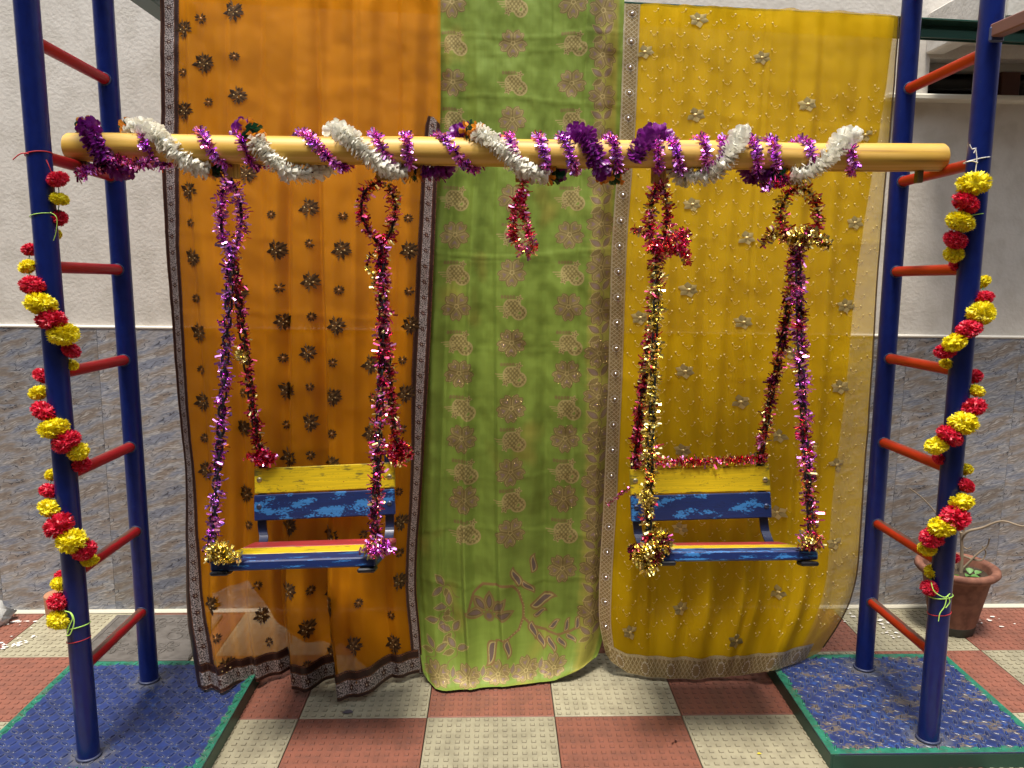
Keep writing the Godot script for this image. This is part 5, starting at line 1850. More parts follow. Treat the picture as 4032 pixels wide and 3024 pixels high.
# ---------------------------------------------------------------- decorations
func make_garlands() -> void:
	# ribbon flower garlands round the pole
	ribbon_garland("flower_garland", "white and purple ribbon flower garland wound round the pole's left half", [
		[-1.107, 108, 0.016, "g"], [-1.097, 95, 0.016, "o"], [-1.090, 85, 0.016, "p"], [-1.063, 30, 0.018, "p"], [-1.031, -45, 0.020, "p"], [-1.010, -105, 0.020, "p"], [-1.002, -200, 0.018, "p"], [-0.998, -235, 0.016, "g"], [-0.994, -246, 0.016, "o"],
		[-0.990, -256, 0.016, "w"], [-0.933, -285, 0.016, "w"], [-0.867, -355, 0.016, "w"], [-0.808, -428, 0.016, "w"], [-0.787, -445, 0.016, "o"], [-0.778, -452, 0.016, "g"], [-0.756, -462, 0.016, "p"], [-0.721, -550, 0.016, "p"], [-0.682, -622, 0.016, "p"],
		[-0.660, -650, 0.016, "o"], [-0.650, -664, 0.016, "g"], [-0.640, -684, 0.016, "o"], [-0.634, -694, 0.016, "w"], [-0.604, -745, 0.018, "w"], [-0.551, -800, 0.026, "w"], [-0.505, -815, 0.020, "w"], [-0.462, -860, 0.016, "w"], [-0.447, -950, 0.016, "w"],
		[-0.434, -996, 0.016, "w"], [-0.385, -1050, 0.016, "w"], [-0.325, -1112, 0.016, "w"], [-0.275, -1158, 0.018, "w"], [-0.247, -1168, 0.018, "o"], [-0.237, -1172, 0.018, "g"], [-0.222, -1175, 0.018, "o"], [-0.213, -1178, 0.016, "p"], [-0.145, -1195, 0.016, "p"], [-0.120, -1280, 0.016, "p"],
		[-0.101, -1342, 0.016, "p"], [-0.081, -1352, 0.016, "o"], [-0.072, -1360, 0.016, "g"], [-0.061, -1368, 0.016, "o"], [-0.053, -1374, 0.016, "w"], [0.018, -1440, 0.016, "w"], [0.087, -1508, 0.018, "w"], [0.134, -1530, 0.018, "o"], [0.147, -1535, 0.018, "g"],
		[0.167, -1545, 0.016, "p"], [0.189, -1640, 0.016, "p"], [0.215, -1702, 0.016, "p"], [0.247, -1765, 0.016, "p"], [0.280, -1848, 0.016, "p"], [0.292, -1872, 0.016, "o"], [0.305, -1886, 0.016, "g"], [0.328, -1895, 0.016, "o"], [0.338, -1900, 0.014, "o"]], 801)
	ribbon_garland("flower_garland", "purple and white ribbon flower garland wound round the pole's right half", [
		[0.370, -28, 0.014, "p"], [0.388, 20, 0.016, "p"], [0.413, 66, 0.016, "p"], [0.451, 92, 0.016, "p"], [0.474, 140, 0.014, "p"], [0.499, 220, 0.014, "w"], [0.520, 264, 0.018, "w"], [0.571, 278, 0.018, "w"], [0.605, 318, 0.016, "w"], [0.634, 372, 0.016, "w"],
		[0.661, 430, 0.018, "w"], [0.671, 452, 0.016, "p"], [0.694, 540, 0.014, "p"], [0.717, 615, 0.016, "p"], [0.757, 634, 0.018, "g"], [0.793, 640, 0.018, "o"], [0.805, 645, 0.018, "w"], [0.850, 668, 0.020, "w"], [0.901, 720, 0.016, "w"], [0.943, 780, 0.016, "w"], [0.977, 812, 0.018, "w"]], 802)
	# purple tinsel wound round the pole
	var turns := [[192, 262], [306, 342], [426, 492], [515, 552], [645, 742], [802, 858], [877, 888], [942, 1022], [1094, 1122], [1160, 1186], [1208, 1246], [1314, 1340], [1412, 1424], [1442, 1474], [1512, 1530], [1566, 1546], [1616, 1642], [1660, 1678], [1732, 1760], [1818, 1848]]
	var top_x := [-1.088, -0.948, -0.800, -0.690, -0.530, -0.335, -0.242, -0.161, 0.029, 0.112, 0.172, 0.305, 0.428, 0.466, 0.555, 0.623, 0.686, 0.742, 0.833, 0.943]
	var low_x := [-1.002, -0.904, -0.719, -0.645, -0.409, -0.265, -0.228, -0.061, 0.064, 0.144, 0.220, 0.338, 0.444, 0.507, 0.577, 0.598, 0.719, 0.765, 0.869, 0.981]
	var path := []
	for k in turns.size():
		for q in 5:
			var f := q / 4.0
			path.append(on_bar(lerpf(top_x[k], low_x[k], f), lerpf(100, -95, f), 0.004 if k != 0 else 0.018))
		if k < turns.size() - 1:
			path.append(on_bar(lerpf(low_x[k], top_x[k + 1], 0.5), -180, 0.004))
	tinsel("pole_tinsel", "shiny purple foil tinsel spiralling along the whole yellow pole", path, ["purple", "pink", "purple", "violet", "purple"], 811, 0.0200, 0.00072)
	# wads and loose ends
	for q in [
		["seat_tinsel", "gold foil tinsel wad on the left front corner of the left swing", [Vector3(-0.760, 0.652, -1.990), Vector3(-0.729, 0.670, -1.985), Vector3(-0.749, 0.641, -1.985), Vector3(-0.707, 0.658, -1.990), Vector3(-0.740, 0.669, -2.000), Vector3(-0.699, 0.641, -2.000), Vector3(-0.725, 0.641, -1.985), Vector3(-0.675, 0.634, -2.000)], ["gold", "gold", "gold"], 0.014],
		["seat_tinsel", "purple foil tinsel wad on the right front corner of the left swing", [Vector3(-0.351, 0.659, -2.000), Vector3(-0.316, 0.651, -1.985), Vector3(-0.337, 0.669, -1.990), Vector3(-0.296, 0.667, -2.000), Vector3(-0.328, 0.645, -1.985), Vector3(-0.284, 0.655, -2.020), Vector3(-0.318, 0.678, -2.000)], ["purple", "pink", "purple", "gold"], 0.012],
		["back_tinsel", "red foil tinsel tuft on the left top corner of the left swing", [Vector3(-0.772, 0.806, -2.400), Vector3(-0.711, 0.827, -2.390), Vector3(-0.741, 0.793, -2.390), Vector3(-0.691, 0.802, -2.400), Vector3(-0.726, 0.820, -2.390), Vector3(-0.701, 0.791, -2.400)], ["red", "red", "pink", "red"], 0.012],
		["back_tinsel", "red and gold foil tinsel tuft on the right top corner of the left swing", [Vector3(-0.337, 0.809, -2.400), Vector3(-0.289, 0.834, -2.390), Vector3(-0.319, 0.792, -2.390), Vector3(-0.269, 0.816, -2.400), Vector3(-0.301, 0.849, -2.400), Vector3(-0.264, 0.811, -2.390), Vector3(-0.326, 0.839, -2.400)], ["red", "gold", "red", "pink", "red"], 0.013],
		["back_tinsel", "red and gold foil tinsel laid along the top of the right swing's back", [Vector3(0.443, 0.777, -2.400), Vector3(0.525, 0.786, -2.405), Vector3(0.628, 0.786, -2.405), Vector3(0.745, 0.792, -2.405), Vector3(0.841, 0.798, -2.405), Vector3(0.846, 0.806, -2.400)], ["red", "gold", "red", "pink", "gold", "red"], 0.012],
		["loop_wad", "spiky red foil tinsel knot under the left loop of the right swing", [Vector3(0.377, 1.501, -2.210), Vector3(0.414, 1.488, -2.200), Vector3(0.445, 1.463, -2.190), Vector3(0.483, 1.469, -2.190), Vector3(0.525, 1.495, -2.210), Vector3(0.517, 1.457, -2.200), Vector3(0.471, 1.438, -2.190), Vector3(0.419, 1.456, -2.190), Vector3(0.452, 1.438, -2.190), Vector3(0.490, 1.450, -2.190), Vector3(0.531, 1.429, -2.200), Vector3(0.528, 1.404, -2.200)], ["red", "pink", "red", "gold", "red"], 0.012],
		["loop_wad", "gold foil tinsel knot under the right loop of the right swing", [Vector3(0.743, 1.458, -2.200), Vector3(0.770, 1.493, -2.200), Vector3(0.803, 1.476, -2.190), Vector3(0.843, 1.495, -2.180), Vector3(0.890, 1.481, -2.200), Vector3(0.924, 1.458, -2.200), Vector3(0.893, 1.477, -2.190), Vector3(0.845, 1.464, -2.180), Vector3(0.805, 1.482, -2.180), Vector3(0.850, 1.480, -2.180), Vector3(0.829, 1.458, -2.180)], ["gold", "gold", "dark", "gold", "gold"], 0.014],
		["seat_tinsel", "gold foil tinsel wad on the left front corner of the right swing", [Vector3(0.361, 0.658, -2.010), Vector3(0.387, 0.627, -1.990), Vector3(0.404, 0.654, -1.985), Vector3(0.371, 0.640, -1.990), Vector3(0.430, 0.665, -1.990), Vector3(0.412, 0.613, -1.985), Vector3(0.457, 0.661, -2.000), Vector3(0.433, 0.696, -2.010), Vector3(0.454, 0.672, -2.000), Vector3(0.382, 0.614, -1.990), Vector3(0.421, 0.605, -1.985)], ["gold", "gold", "gold", "dark"], 0.014],
		["seat_tinsel", "gold and pink foil tinsel wad on the right front corner of the right swing", [Vector3(0.818, 0.659, -2.000), Vector3(0.840, 0.683, -1.990), Vector3(0.858, 0.663, -1.990), Vector3(0.828, 0.670, -2.000), Vector3(0.851, 0.698, -2.000), Vector3(0.861, 0.676, -1.990), Vector3(0.832, 0.685, -2.000)], ["gold", "pink", "gold", "red"], 0.013],
		["chain_wad", "gold foil tinsel tuft half way down the left swing's rear left chain", [Vector3(-0.759, 1.137, -2.300), Vector3(-0.731, 1.149, -2.290), Vector3(-0.742, 1.129, -2.290), Vector3(-0.732, 1.134, -2.300)], ["gold", "gold"], 0.012],
		["chain_wad", "gold foil tinsel tuft on the right swing's front left chain by the blue slat", [Vector3(0.386, 0.791, -2.030), Vector3(0.404, 0.806, -2.020), Vector3(0.395, 0.777, -2.020), Vector3(0.414, 0.783, -2.030)], ["gold", "gold"], 0.012],
		["hanging_tinsel", "loose red and gold foil tinsel loop dangling from the pole's middle", [Vector3(0.078, 1.627, -2.200), Vector3(0.064, 1.591, -2.190), Vector3(0.052, 1.542, -2.185), Vector3(0.047, 1.492, -2.185), Vector3(0.065, 1.445, -2.185), Vector3(0.095, 1.435, -2.185), Vector3(0.100, 1.462, -2.190), Vector3(0.085, 1.505, -2.195), Vector3(0.075, 1.555, -2.200), Vector3(0.078, 1.604, -2.200)], ["red", "pink", "red", "gold", "pink"], 0.012],
		["hanging_tinsel", "thin gold foil strand straying beside the left swing's right chain", [Vector3(-0.311, 1.444, -2.200), Vector3(-0.343, 1.426, -2.190), Vector3(-0.350, 1.391, -2.190), Vector3(-0.332, 1.366, -2.190), Vector3(-0.338, 1.334, -2.190)], ["gold", "dark", "gold"], 0.009],
		["stray_tinsel", "thin pink foil strand stretched from the right swing's back to the trim", [Vector3(0.360, 0.636, -2.440), Vector3(0.392, 0.667, -2.430), Vector3(0.427, 0.700, -2.420)], ["pink", "red"], 0.007],
		["pole_tinsel_end", "purple foil tinsel tail hanging under the pole's left end", [Vector3(-1.111, 1.632, -2.170), Vector3(-1.084, 1.641, -2.165), Vector3(-1.058, 1.653, -2.165), Vector3(-1.031, 1.667, -2.160), Vector3(-1.002, 1.674, -2.165), Vector3(-0.981, 1.669, -2.170), Vector3(-0.945, 1.663, -2.170), Vector3(-0.918, 1.667, -2.170)], ["purple", "dark", "pink", "purple"], 0.014],
		["pole_tinsel_end", "dark purple foil tinsel tail under the pole by the rightmost loop", [Vector3(0.722, 1.608, -2.180), Vector3(0.745, 1.620, -2.175), Vector3(0.776, 1.624, -2.175), Vector3(0.788, 1.642, -2.175)], ["dark", "purple", "red"], 0.013],
	]:
		var thin: bool = q[4] < 0.010
		tinsel(q[0], q[1], q[2], q[3], q[1].hash() % 100000, q[4] * 1.3, 0.0017 if thin else 0.00075, "", 0.0 if thin else 0.004)


func make_small_things() -> void:
	# paper pompom garlands
	pompom_string("pompom_garland", "red and yellow paper pompom garland spiralling down the left ladder's front pole", [
		[Vector3(-1.072, 1.608, -2.005), 0.026, "r", ""], [Vector3(-1.075, 1.561, -2.010), 0.023, "y", ""], [Vector3(-1.094, 1.516, -2.030), 0.024, "r", ""], [Vector3(-1.121, 1.476, -2.055), 0.022, "y", ""], [Vector3(-1.171, 1.439, -2.035), 0.023, "r", ""], [Vector3(-1.168, 1.396, -2.010), 0.025, "y", ""], [Vector3(-1.145, 1.351, -1.985), 0.031, "r", ""],
		[Vector3(-1.122, 1.306, -1.972), 0.039, "y", ""], [Vector3(-1.099, 1.267, -1.970), 0.039, "r", ""], [Vector3(-1.078, 1.231, -1.978), 0.037, "y", ""], [Vector3(-1.078, 1.186, -2.010), 0.026, "r", ""], [Vector3(-1.098, 1.145, -2.040), 0.021, "y", ""], [Vector3(-1.151, 1.126, -2.070), 0.022, "y", ""], [Vector3(-1.173, 1.116, -2.040), 0.026, "r", ""], [Vector3(-1.170, 1.077, -2.010), 0.024, "y", ""], [Vector3(-1.148, 1.034, -1.985), 0.033, "r", ""],
		[Vector3(-1.119, 0.992, -1.972), 0.038, "y", ""], [Vector3(-1.090, 0.958, -1.972), 0.037, "r", ""], [Vector3(-1.071, 0.928, -1.988), 0.031, "y", ""], [Vector3(-1.082, 0.885, -2.020), 0.025, "r", ""], [Vector3(-1.143, 0.853, -2.070), 0.022, "r", ""], [Vector3(-1.171, 0.852, -2.040), 0.022, "y", ""], [Vector3(-1.168, 0.816, -2.012), 0.026, "r", ""], [Vector3(-1.157, 0.777, -1.990), 0.029, "y", ""],
		[Vector3(-1.129, 0.735, -1.974), 0.037, "r", ""], [Vector3(-1.097, 0.695, -1.970), 0.038, "y", ""], [Vector3(-1.076, 0.665, -1.985), 0.033, "r", ""], [Vector3(-1.079, 0.623, -2.015), 0.025, "y", ""], [Vector3(-1.147, 0.576, -2.070), 0.022, "y", ""], [Vector3(-1.175, 0.565, -2.050), 0.022, "r", ""], [Vector3(-1.168, 0.555, -2.020), 0.026, "y", ""], [Vector3(-1.163, 0.516, -1.998), 0.029, "r", ""], [Vector3(-1.159, 0.470, -1.985), 0.031, "y", ""]])
	pompom_string("pompom_garland", "red and yellow paper pompom garland spiralling down the right ladder's front pole", [
		[Vector3(1.203, 1.609, -2.012), 0.042, "y", ""], [Vector3(1.187, 1.563, -2.012), 0.036, "r", ""], [Vector3(1.183, 1.516, -2.020), 0.036, "y", ""], [Vector3(1.180, 1.470, -2.030), 0.029, "r", ""], [Vector3(1.190, 1.434, -2.050), 0.025, "y", ""], [Vector3(1.225, 1.407, -2.080), 0.024, "r", ""], [Vector3(1.280, 1.384, -2.110), 0.022, "y", ""], [Vector3(1.293, 1.362, -2.080), 0.023, "y", ""], [Vector3(1.273, 1.322, -2.040), 0.026, "r", ""],
		[Vector3(1.256, 1.283, -2.015), 0.036, "y", ""], [Vector3(1.224, 1.243, -2.008), 0.038, "r", ""], [Vector3(1.192, 1.208, -2.012), 0.036, "y", ""], [Vector3(1.183, 1.182, -2.035), 0.030, "r", ""], [Vector3(1.211, 1.144, -2.070), 0.022, "y", ""], [Vector3(1.274, 1.120, -2.110), 0.022, "r", ""], [Vector3(1.293, 1.108, -2.080), 0.023, "r", ""], [Vector3(1.281, 1.075, -2.045), 0.024, "y", ""], [Vector3(1.264, 1.036, -2.020), 0.031, "r", ""],
		[Vector3(1.233, 0.994, -2.008), 0.038, "y", ""], [Vector3(1.201, 0.960, -2.010), 0.038, "r", ""], [Vector3(1.177, 0.930, -2.025), 0.034, "y", ""], [Vector3(1.216, 0.883, -2.070), 0.023, "r", ""], [Vector3(1.276, 0.857, -2.110), 0.022, "y", ""], [Vector3(1.287, 0.852, -2.070), 0.022, "y", ""], [Vector3(1.272, 0.817, -2.035), 0.026, "r", ""], [Vector3(1.252, 0.776, -2.015), 0.032, "y", ""],
		[Vector3(1.234, 0.737, -2.006), 0.039, "r", ""], [Vector3(1.204, 0.709, -2.010), 0.038, "y", ""], [Vector3(1.186, 0.673, -2.025), 0.033, "r", ""], [Vector3(1.191, 0.633, -2.050), 0.025, "y", ""], [Vector3(1.263, 0.591, -2.110), 0.022, "r", ""], [Vector3(1.292, 0.588, -2.090), 0.020, "r", ""], [Vector3(1.280, 0.553, -2.110), 0.020, "y", ""], [Vector3(1.223, 0.555, -2.070), 0.024, "y", ""], [Vector3(1.203, 0.519, -2.045), 0.026, "r", ""]])
	# strings tied round the poles
	tie("green_string", "bright green string tied near the top of the left front pole", M.neon, Vector3(-1.124, 1.521, -2.021), 0.0010, [[Vector3(-1.090, 1.528, -1.990), Vector3(-1.075, 1.515, -1.990), Vector3(-1.082, 1.482, -1.995), Vector3(-1.093, 1.460, -2.000)]])
	tie("green_string", "bright green string knotted low on the left front pole, tails hanging", M.neon, Vector3(-1.129, 0.438, -2.021), 0.0014, [[Vector3(-1.140, 0.495, -1.985), Vector3(-1.117, 0.492, -1.975), Vector3(-1.110, 0.469, -1.970), Vector3(-1.123, 0.437, -1.970), Vector3(-1.134, 0.433, -1.972)], [Vector3(-1.122, 0.497, -1.975), Vector3(-1.113, 0.482, -1.970), Vector3(-1.123, 0.460, -1.970), Vector3(-1.130, 0.440, -1.970)]])
	tie("red_string", "thin red thread round the left front pole below the last pompom", M.red_thread, Vector3(-1.130, 0.398, -2.021), 0.0011, [])
	tie("red_string", "red and white thread knotted round the left front pole at pole height", M.red_thread, Vector3(-1.122, 1.668, -2.021), 0.0014, [[Vector3(-1.126, 1.666, -1.985), Vector3(-1.142, 1.665, -1.980), Vector3(-1.162, 1.651, -1.980)], [Vector3(-1.088, 1.652, -1.990), Vector3(-1.082, 1.636, -1.990), Vector3(-1.080, 1.620, -1.995)]])
	tie("green_string", "bright green string knotted low on the right front pole, tails hanging", M.neon, Vector3(1.248, 0.490, -2.062), 0.0014, [[Vector3(1.199, 0.542, -2.030), Vector3(1.204, 0.520, -2.020), Vector3(1.232, 0.504, -2.018), Vector3(1.254, 0.509, -2.030)], [Vector3(1.240, 0.503, -2.020), Vector3(1.235, 0.477, -2.018), Vector3(1.224, 0.457, -2.018), Vector3(1.222, 0.434, -2.018)], [Vector3(1.242, 0.506, -2.020), Vector3(1.250, 0.490, -2.020), Vector3(1.240, 0.472, -2.020)]])
	tie("red_string", "thin red thread round the right front pole beside the flower pot", M.red_thread, Vector3(1.248, 0.440, -2.062), 0.0011, [])
	tie("green_string", "bright green thread round the right front pole among the upper pompoms", M.neon, Vector3(1.237, 1.532, -2.062), 0.0009, [[Vector3(1.169, 1.540, -2.030), Vector3(1.163, 1.524, -2.030), Vector3(1.161, 1.501, -2.030)]])
	tie("white_string", "white thread knotted on the right front pole above the top pompom", M.white_thread, Vector3(1.236, 1.672, -2.062), 0.0014, [[Vector3(1.194, 1.707, -2.030), Vector3(1.201, 1.695, -2.028), Vector3(1.210, 1.698, -2.028), Vector3(1.206, 1.686, -2.028)], [Vector3(1.210, 1.695, -2.028), Vector3(1.215, 1.669, -2.028), Vector3(1.214, 1.635, -2.028)], [Vector3(1.190, 1.664, -2.028), Vector3(1.202, 1.666, -2.025), Vector3(1.218, 1.662, -2.028)]])
	flower_pot()
	doormat()
	# small pieces of clay, cement and litter
	var p := Vector3(-1.709, 0.000, -3.004)
	var o := thing("clay_stub", "short terracotta clay cylinder behind the left ladder's front pole", "clay pipe", Vector3(p.x, 0, -2.93))
	var g := Geo.new()
	g.lathe(Vector3.ZERO, [Vector2(0.040, 0.0), Vector2(0.043, 0.06), Vector2(0.045, 0.122), Vector2(0.042, 0.128), Vector2(0.0, 0.129)], 28)
	part("body", g, mat(lin(0.38, 0.18, 0.10), 0.8), o)
	var lump := Geo.new()
	var nz := noise(901, 0.9, 3)
	var rows := []
	for i in 15:
		var row := []
		for k in 21:
			var a := PI * i / 14.0
			var b := TAU * k / 20.0
			var d := Vector3(sin(a) * cos(b), cos(a), sin(a) * sin(b))
			var rr := 1.0 + 0.45 * nz.get_noise_3dv(d * 1.6) + 0.30 * nz.get_noise_3dv(d * 4.0)
			row.append(lump.vert(Vector3(d.x * 0.10, maxf(d.y, -0.4) * 0.060 + 0.024, d.z * 0.07) * rr, d))
		rows.append(row)
	for i in 14:
		for k in 20:
			lump.quad_i(rows[i][k], rows[i][k + 1], rows[i + 1][k + 1], rows[i + 1][k])
	p = Vector3(-1.966, 0.000, -2.975)
	o = thing("cement_lump", "whitish lump of broken cement at the foot of the wall far left", "rubble", Vector3(p.x - 0.045, 0, -2.93))
	part("body", lump, mat(lin(0.62, 0.63, 0.62), 0.8), o)
	o = thing("dry_leaf", "curled brown dry leaf lying by the cement lump", "leaf", Vector3(-1.927, 0.000, -2.987))
	leaf_blade(o, "blade", Vector3(0, 0.004, 0), Vector3(0.03, 0.02, 0.015), 0.022, mat(lin(0.20, 0.075, 0.035), 0.7))
	o = thing("foil_scrap", "tiny dark foil scrap on the red tile in front of the curtains", "scrap", Vector3(0.529, 0.003, -2.129))
	g = Geo.new()
	g.face([Vector3(-0.010, 0.001, 0.006), Vector3(-0.004, 0.003, 0.004), Vector3(0.0, 0.001, 0.0), Vector3(-0.006, 0.001, 0.010)], UP)
	g.face([Vector3(0.0, 0.002, 0.0), Vector3(0.004, 0.004, -0.006), Vector3(0.010, 0.001, -0.005), Vector3(0.006, 0.001, 0.003)], UP)
	part("foil", g, mat(lin(0.03, 0.008, 0.01), 0.4), o)
	for q in [["dark smudge of dirt on the beige tile under the orange sari's hem", Vector3(-0.467, 0.004, -2.303), 0.016, lin(0.07, 0.06, 0.075)], ["small yellow petal scrap on the beige tile by the right platform", Vector3(0.764, 0.004, -2.071), 0.006, lin(0.6, 0.5, 0.03)]]:
		o = thing("floor_scrap", q[0], "scrap", q[1])
		g = Geo.new()
		var ring := []
		for k in 9:
			var a := TAU * k / 9.0
			ring.append(Vector3(cos(a) * q[2] * (1.0 + 0.3 * sin(a * 3.0)), 0.0, sin(a) * q[2] * 0.7))
		g.face(ring, UP)
		part("flake", g, mat(q[3], 0.7), o)


func tie(called: String, label: String, m: Material, c: Vector3, r: float, tails: Array) -> void:
	var o := thing(called, label, "string", c, "strings tied round the front poles")
	var g := Geo.new()
	var ring := []
	for k in 29:
		var a := TAU * k / 28.0
		ring.append(Vector3(cos(a) * (POLE_R + r), 0.006 * cos(a - 0.6), sin(a) * (POLE_R + r)))
	g.tube(ring, r, 6, false)
	part("loop", g, m, o)
	for t in tails:
		var h := Geo.new()
		var path := []
		for p in spline(t, 0.006):
			path.append(p - c)
		h.tube(path, r, 6)
		part("tail", h, m, o)


func leaf_blade(o: Node3D, called: String, at: Vector3, tip: Vector3, wide: float, m: Material) -> void:
	var g := Geo.new()
	var d := tip.normalized()
	var w := d.cross(UP).normalized()
	var nn := w.cross(d).normalized()
	var last := []
	for k in 7:
		var t := k / 6.0
		var half := wide * sin(PI * minf(t * 0.95 + 0.03, 1.0)) * 0.5
		var c := at + tip * t - UP * 0.2 * tip.length() * t * t
		var row := [g.vert(c - w * half + nn * half * 0.4, (nn + w * 0.4).normalized()), g.vert(c, nn), g.vert(c + w * half + nn * half * 0.4, (nn - w * 0.4).normalized())]
		if last.size():
			g.quad_i(last[0], last[1], row[1], row[0])
			g.quad_i(last[1], last[2], row[2], row[1])
		last = row
	part(called, g, m, o)


func flower_pot() -> void:
	var z := -2.84
	var c := Vector3(1.820, -0.007, -2.840)
	var o := thing("potted_plant", "terracotta pot with an almost bare shrub behind the right ladder", "potted plant", Vector3(c.x - 0.048, 0, z))
	var pot := Geo.new()
	var h := 0.262
	pot.lathe(Vector3.ZERO, [Vector2(0.0, 0.0), Vector2(0.070, 0.0), Vector2(0.076, 0.004), Vector2(0.118, h - 0.040), Vector2(0.122, h - 0.030), Vector2(0.138, h - 0.026), Vector2(0.148, h - 0.014), Vector2(0.145, h), Vector2(0.136, h + 0.005), Vector2(0.120, h), Vector2(0.114, h - 0.008), Vector2(0.108, h - 0.05)], 48)
	var clay: StandardMaterial3D = M.terracotta
	part("pot", pot, clay, o)
	var base := Geo.new()
	base.lathe(Vector3.ZERO, [Vector2(0.0735, -0.001), Vector2(0.0775, 0.004), Vector2(0.0835, 0.034), Vector2(0.0822, 0.036)], 40)
	part("damp_foot", base, mat(lin(0.035, 0.032, 0.026), 0.7), o, "dark damp foot of the pot")
	var soil := Geo.new()
	var nz := noise(905, 60.0, 3)
	var rows := []
	for i in 9:
		var row := []
		for k in 33:
			var a := TAU * k / 32.0
			var r := 0.112 * i / 8.0
			var p := Vector3(cos(a) * r, h - 0.030, sin(a) * r)
			p.y += 0.006 * nz.get_noise_2d(p.x, p.z)
			row.append(soil.vert(p, UP))
		rows.append(row)
	for i in 8:
		for k in 32:
			soil.quad_i(rows[i][k], rows[i][k + 1], rows[i + 1][k + 1], rows[i + 1][k])
	part("soil", soil, mottled(lin(0.055, 0.036, 0.022), lin(0.025, 0.016, 0.010), 906, 0.03, 8.0, 0.95), o)
	var bark := mat(lin(0.26, 0.205, 0.145), 0.85)
	var b0 := o.position
	var grow := func(points: Array, r0: float, r1: float) -> void:
		var path := []
		for p in spline(points, 0.012):
			path.append(p - b0)
		var rad := []
		for k in path.size():
			rad.append((1.15 if r0 > 0.0035 else 1.6) * lerpf(r0, r1, float(k) / (path.size() - 1)))
		var g := Geo.new()
		g.tube(path, rad, 8)
		part("branch", g, bark, o)
	grow.call([Vector3(1.788, 0.172, -2.840), Vector3(1.788, 0.253, -2.840), Vector3(1.784, 0.328, -2.840), Vector3(1.775, 0.393, -2.840)], 0.0075, 0.0042)
	grow.call([Vector3(1.779, 0.365, -2.840), Vector3(1.787, 0.403, -2.820), Vector3(1.829, 0.425, -2.800), Vector3(1.875, 0.464, -2.760), Vector3(1.921, 0.465, -2.700), Vector3(1.965, 0.512, -2.660)], 0.0048, 0.0024)
	grow.call([Vector3(1.796, 0.248, -2.840), Vector3(1.831, 0.311, -2.820), Vector3(1.861, 0.348, -2.810), Vector3(1.860, 0.383, -2.800)], 0.0040, 0.0020)
	grow.call([Vector3(1.787, 0.300, -2.840), Vector3(1.822, 0.289, -2.830), Vector3(1.851, 0.289, -2.820), Vector3(1.866, 0.317, -2.820), Vector3(1.849, 0.344, -2.820)], 0.0026, 0.0014)
	grow.call([Vector3(1.777, 0.383, -2.840), Vector3(1.773, 0.398, -2.850), Vector3(1.773, 0.435, -2.850)], 0.0030, 0.0014)
	grow.call([Vector3(1.782, 0.374, -2.840), Vector3(1.785, 0.411, -2.840), Vector3(1.772, 0.455, -2.830)], 0.0030, 0.0014)
	grow.call([Vector3(1.787, 0.337, -2.840), Vector3(1.796, 0.330, -2.830), Vector3(1.807, 0.341, -2.820)], 0.0024, 0.0012)
	grow.call([Vector3(1.782, 0.179, -2.850), Vector3(1.788, 0.314, -2.900), Vector3(1.741, 0.417, -2.930), Vector3(1.681, 0.490, -2.950), Vector3(1.628, 0.531, -2.960)], 0.0036, 0.0018)
	var green := mat(lin(0.115, 0.26, 0.075), 0.5)
	green.backlight_enabled = true
	green.backlight = lin(0.12, 0.30, 0.05)
	for q in [[2093, 1246, 0.03, 0.012, 0.018], [2096, 1244, -0.03, 0.014, 0.02], [2094, 1238, 0.012, 0.02, -0.025], [2108, 1240, 0.026, 0.014, -0.01], [2105, 1250, 0.03, 0.006, 0.016], [2062, 1245, -0.02, 0.02, 0.014]]:
		leaf_blade(o, "leaf", Vector3(1.802, 0.231, -2.800) - b0 + Vector3((q[0] - 2096) * 0.0016, (1246 - q[1]) * 0.0015, 0), Vector3(q[2], q[3], q[4]), 0.026, green)


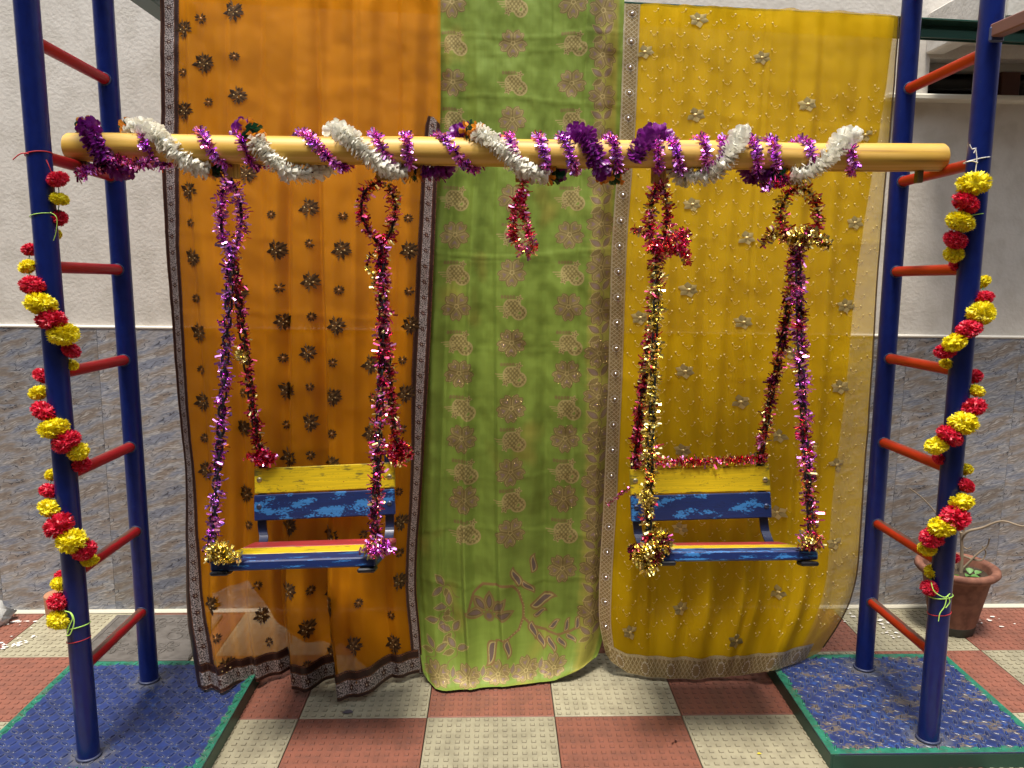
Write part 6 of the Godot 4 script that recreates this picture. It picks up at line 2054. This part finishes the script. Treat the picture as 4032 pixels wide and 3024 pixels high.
func doormat() -> void:
	var o := thing("doormat", "grey embossed rubber doormat behind the left platform", "doormat", Vector3(-1.30, 0.0, -2.805))
	var rubber := mottled(lin(0.115, 0.105, 0.098), lin(0.080, 0.072, 0.066), 910, 0.02, 2.0, 0.65)
	var g := Geo.new()
	var sx := 0.42
	var sz := 0.36
	g.box(Vector3(0, 0.007, 0), Vector3(sx, 0.010, sz), 0.003)
	part("mat", g, rubber, o)
	for q in [[Vector3(0, 0.0125, -sz / 2 + 0.012), Vector3(sx - 0.004, 0.003, 0.016)], [Vector3(0, 0.0125, sz / 2 - 0.012), Vector3(sx - 0.004, 0.003, 0.016)], [Vector3(-sx / 2 + 0.012, 0.0125, 0), Vector3(0.016, 0.0034, sz - 0.044)], [Vector3(sx / 2 - 0.012, 0.0125, 0), Vector3(0.016, 0.0034, sz - 0.044)]]:
		g = Geo.new()
		g.box(q[0], q[1], 0.001)
		part("border", g, rubber, o)
	for q in [[-0.09, 0.09], [0.095, 0.09], [0.0, 0.10], [-0.13, -0.02], [0.10, -0.06], [-0.02, -0.07]]:
		g = Geo.new()
		for k in 6:
			var a: float = TAU * k / 6.0 + q[0] * 7.0
			var u := Vector3(cos(a), 0, sin(a))
			var ring := []
			for j in 11:
				var t := TAU * j / 10.0
				ring.append(Vector3(q[0], 0.0125, q[1]) + u * (0.026 + 0.018 * cos(t)) + Vector3(-u.z, 0, u.x) * 0.008 * sin(t))
			g.tube(ring, 0.0026, 6, false)
		part("embossed_flower", g, rubber, o)
	for q in [[0.09, 0.0, 0.03], [0.16, 0.0, 0.026]]:
		g = Geo.new()
		var ring := []
		for j in 17:
			var t := TAU * j / 16.0
			ring.append(Vector3(q[0] + cos(t) * q[2], 0.0125, q[1] + sin(t) * 0.03 + cos(t) * 0.01))
		g.tube(ring, 0.0026, 6, false)
		part("embossed_scroll", g, rubber, o)
	var tm := TextMesh.new()
	tm.text = "WELCOME"
	var font := SystemFont.new()
	font.font_names = ["Droid Sans"]
	tm.font = font
	tm.font_size = 32
	tm.pixel_size = 0.0016
	tm.depth = 0.003
	var word := part("embossed_word", tm, rubber, o)
	word.position = Vector3(0.02, 0.0125, -0.125)
	word.basis = Basis(UP, PI) * Basis(Vector3.RIGHT, -PI / 2)
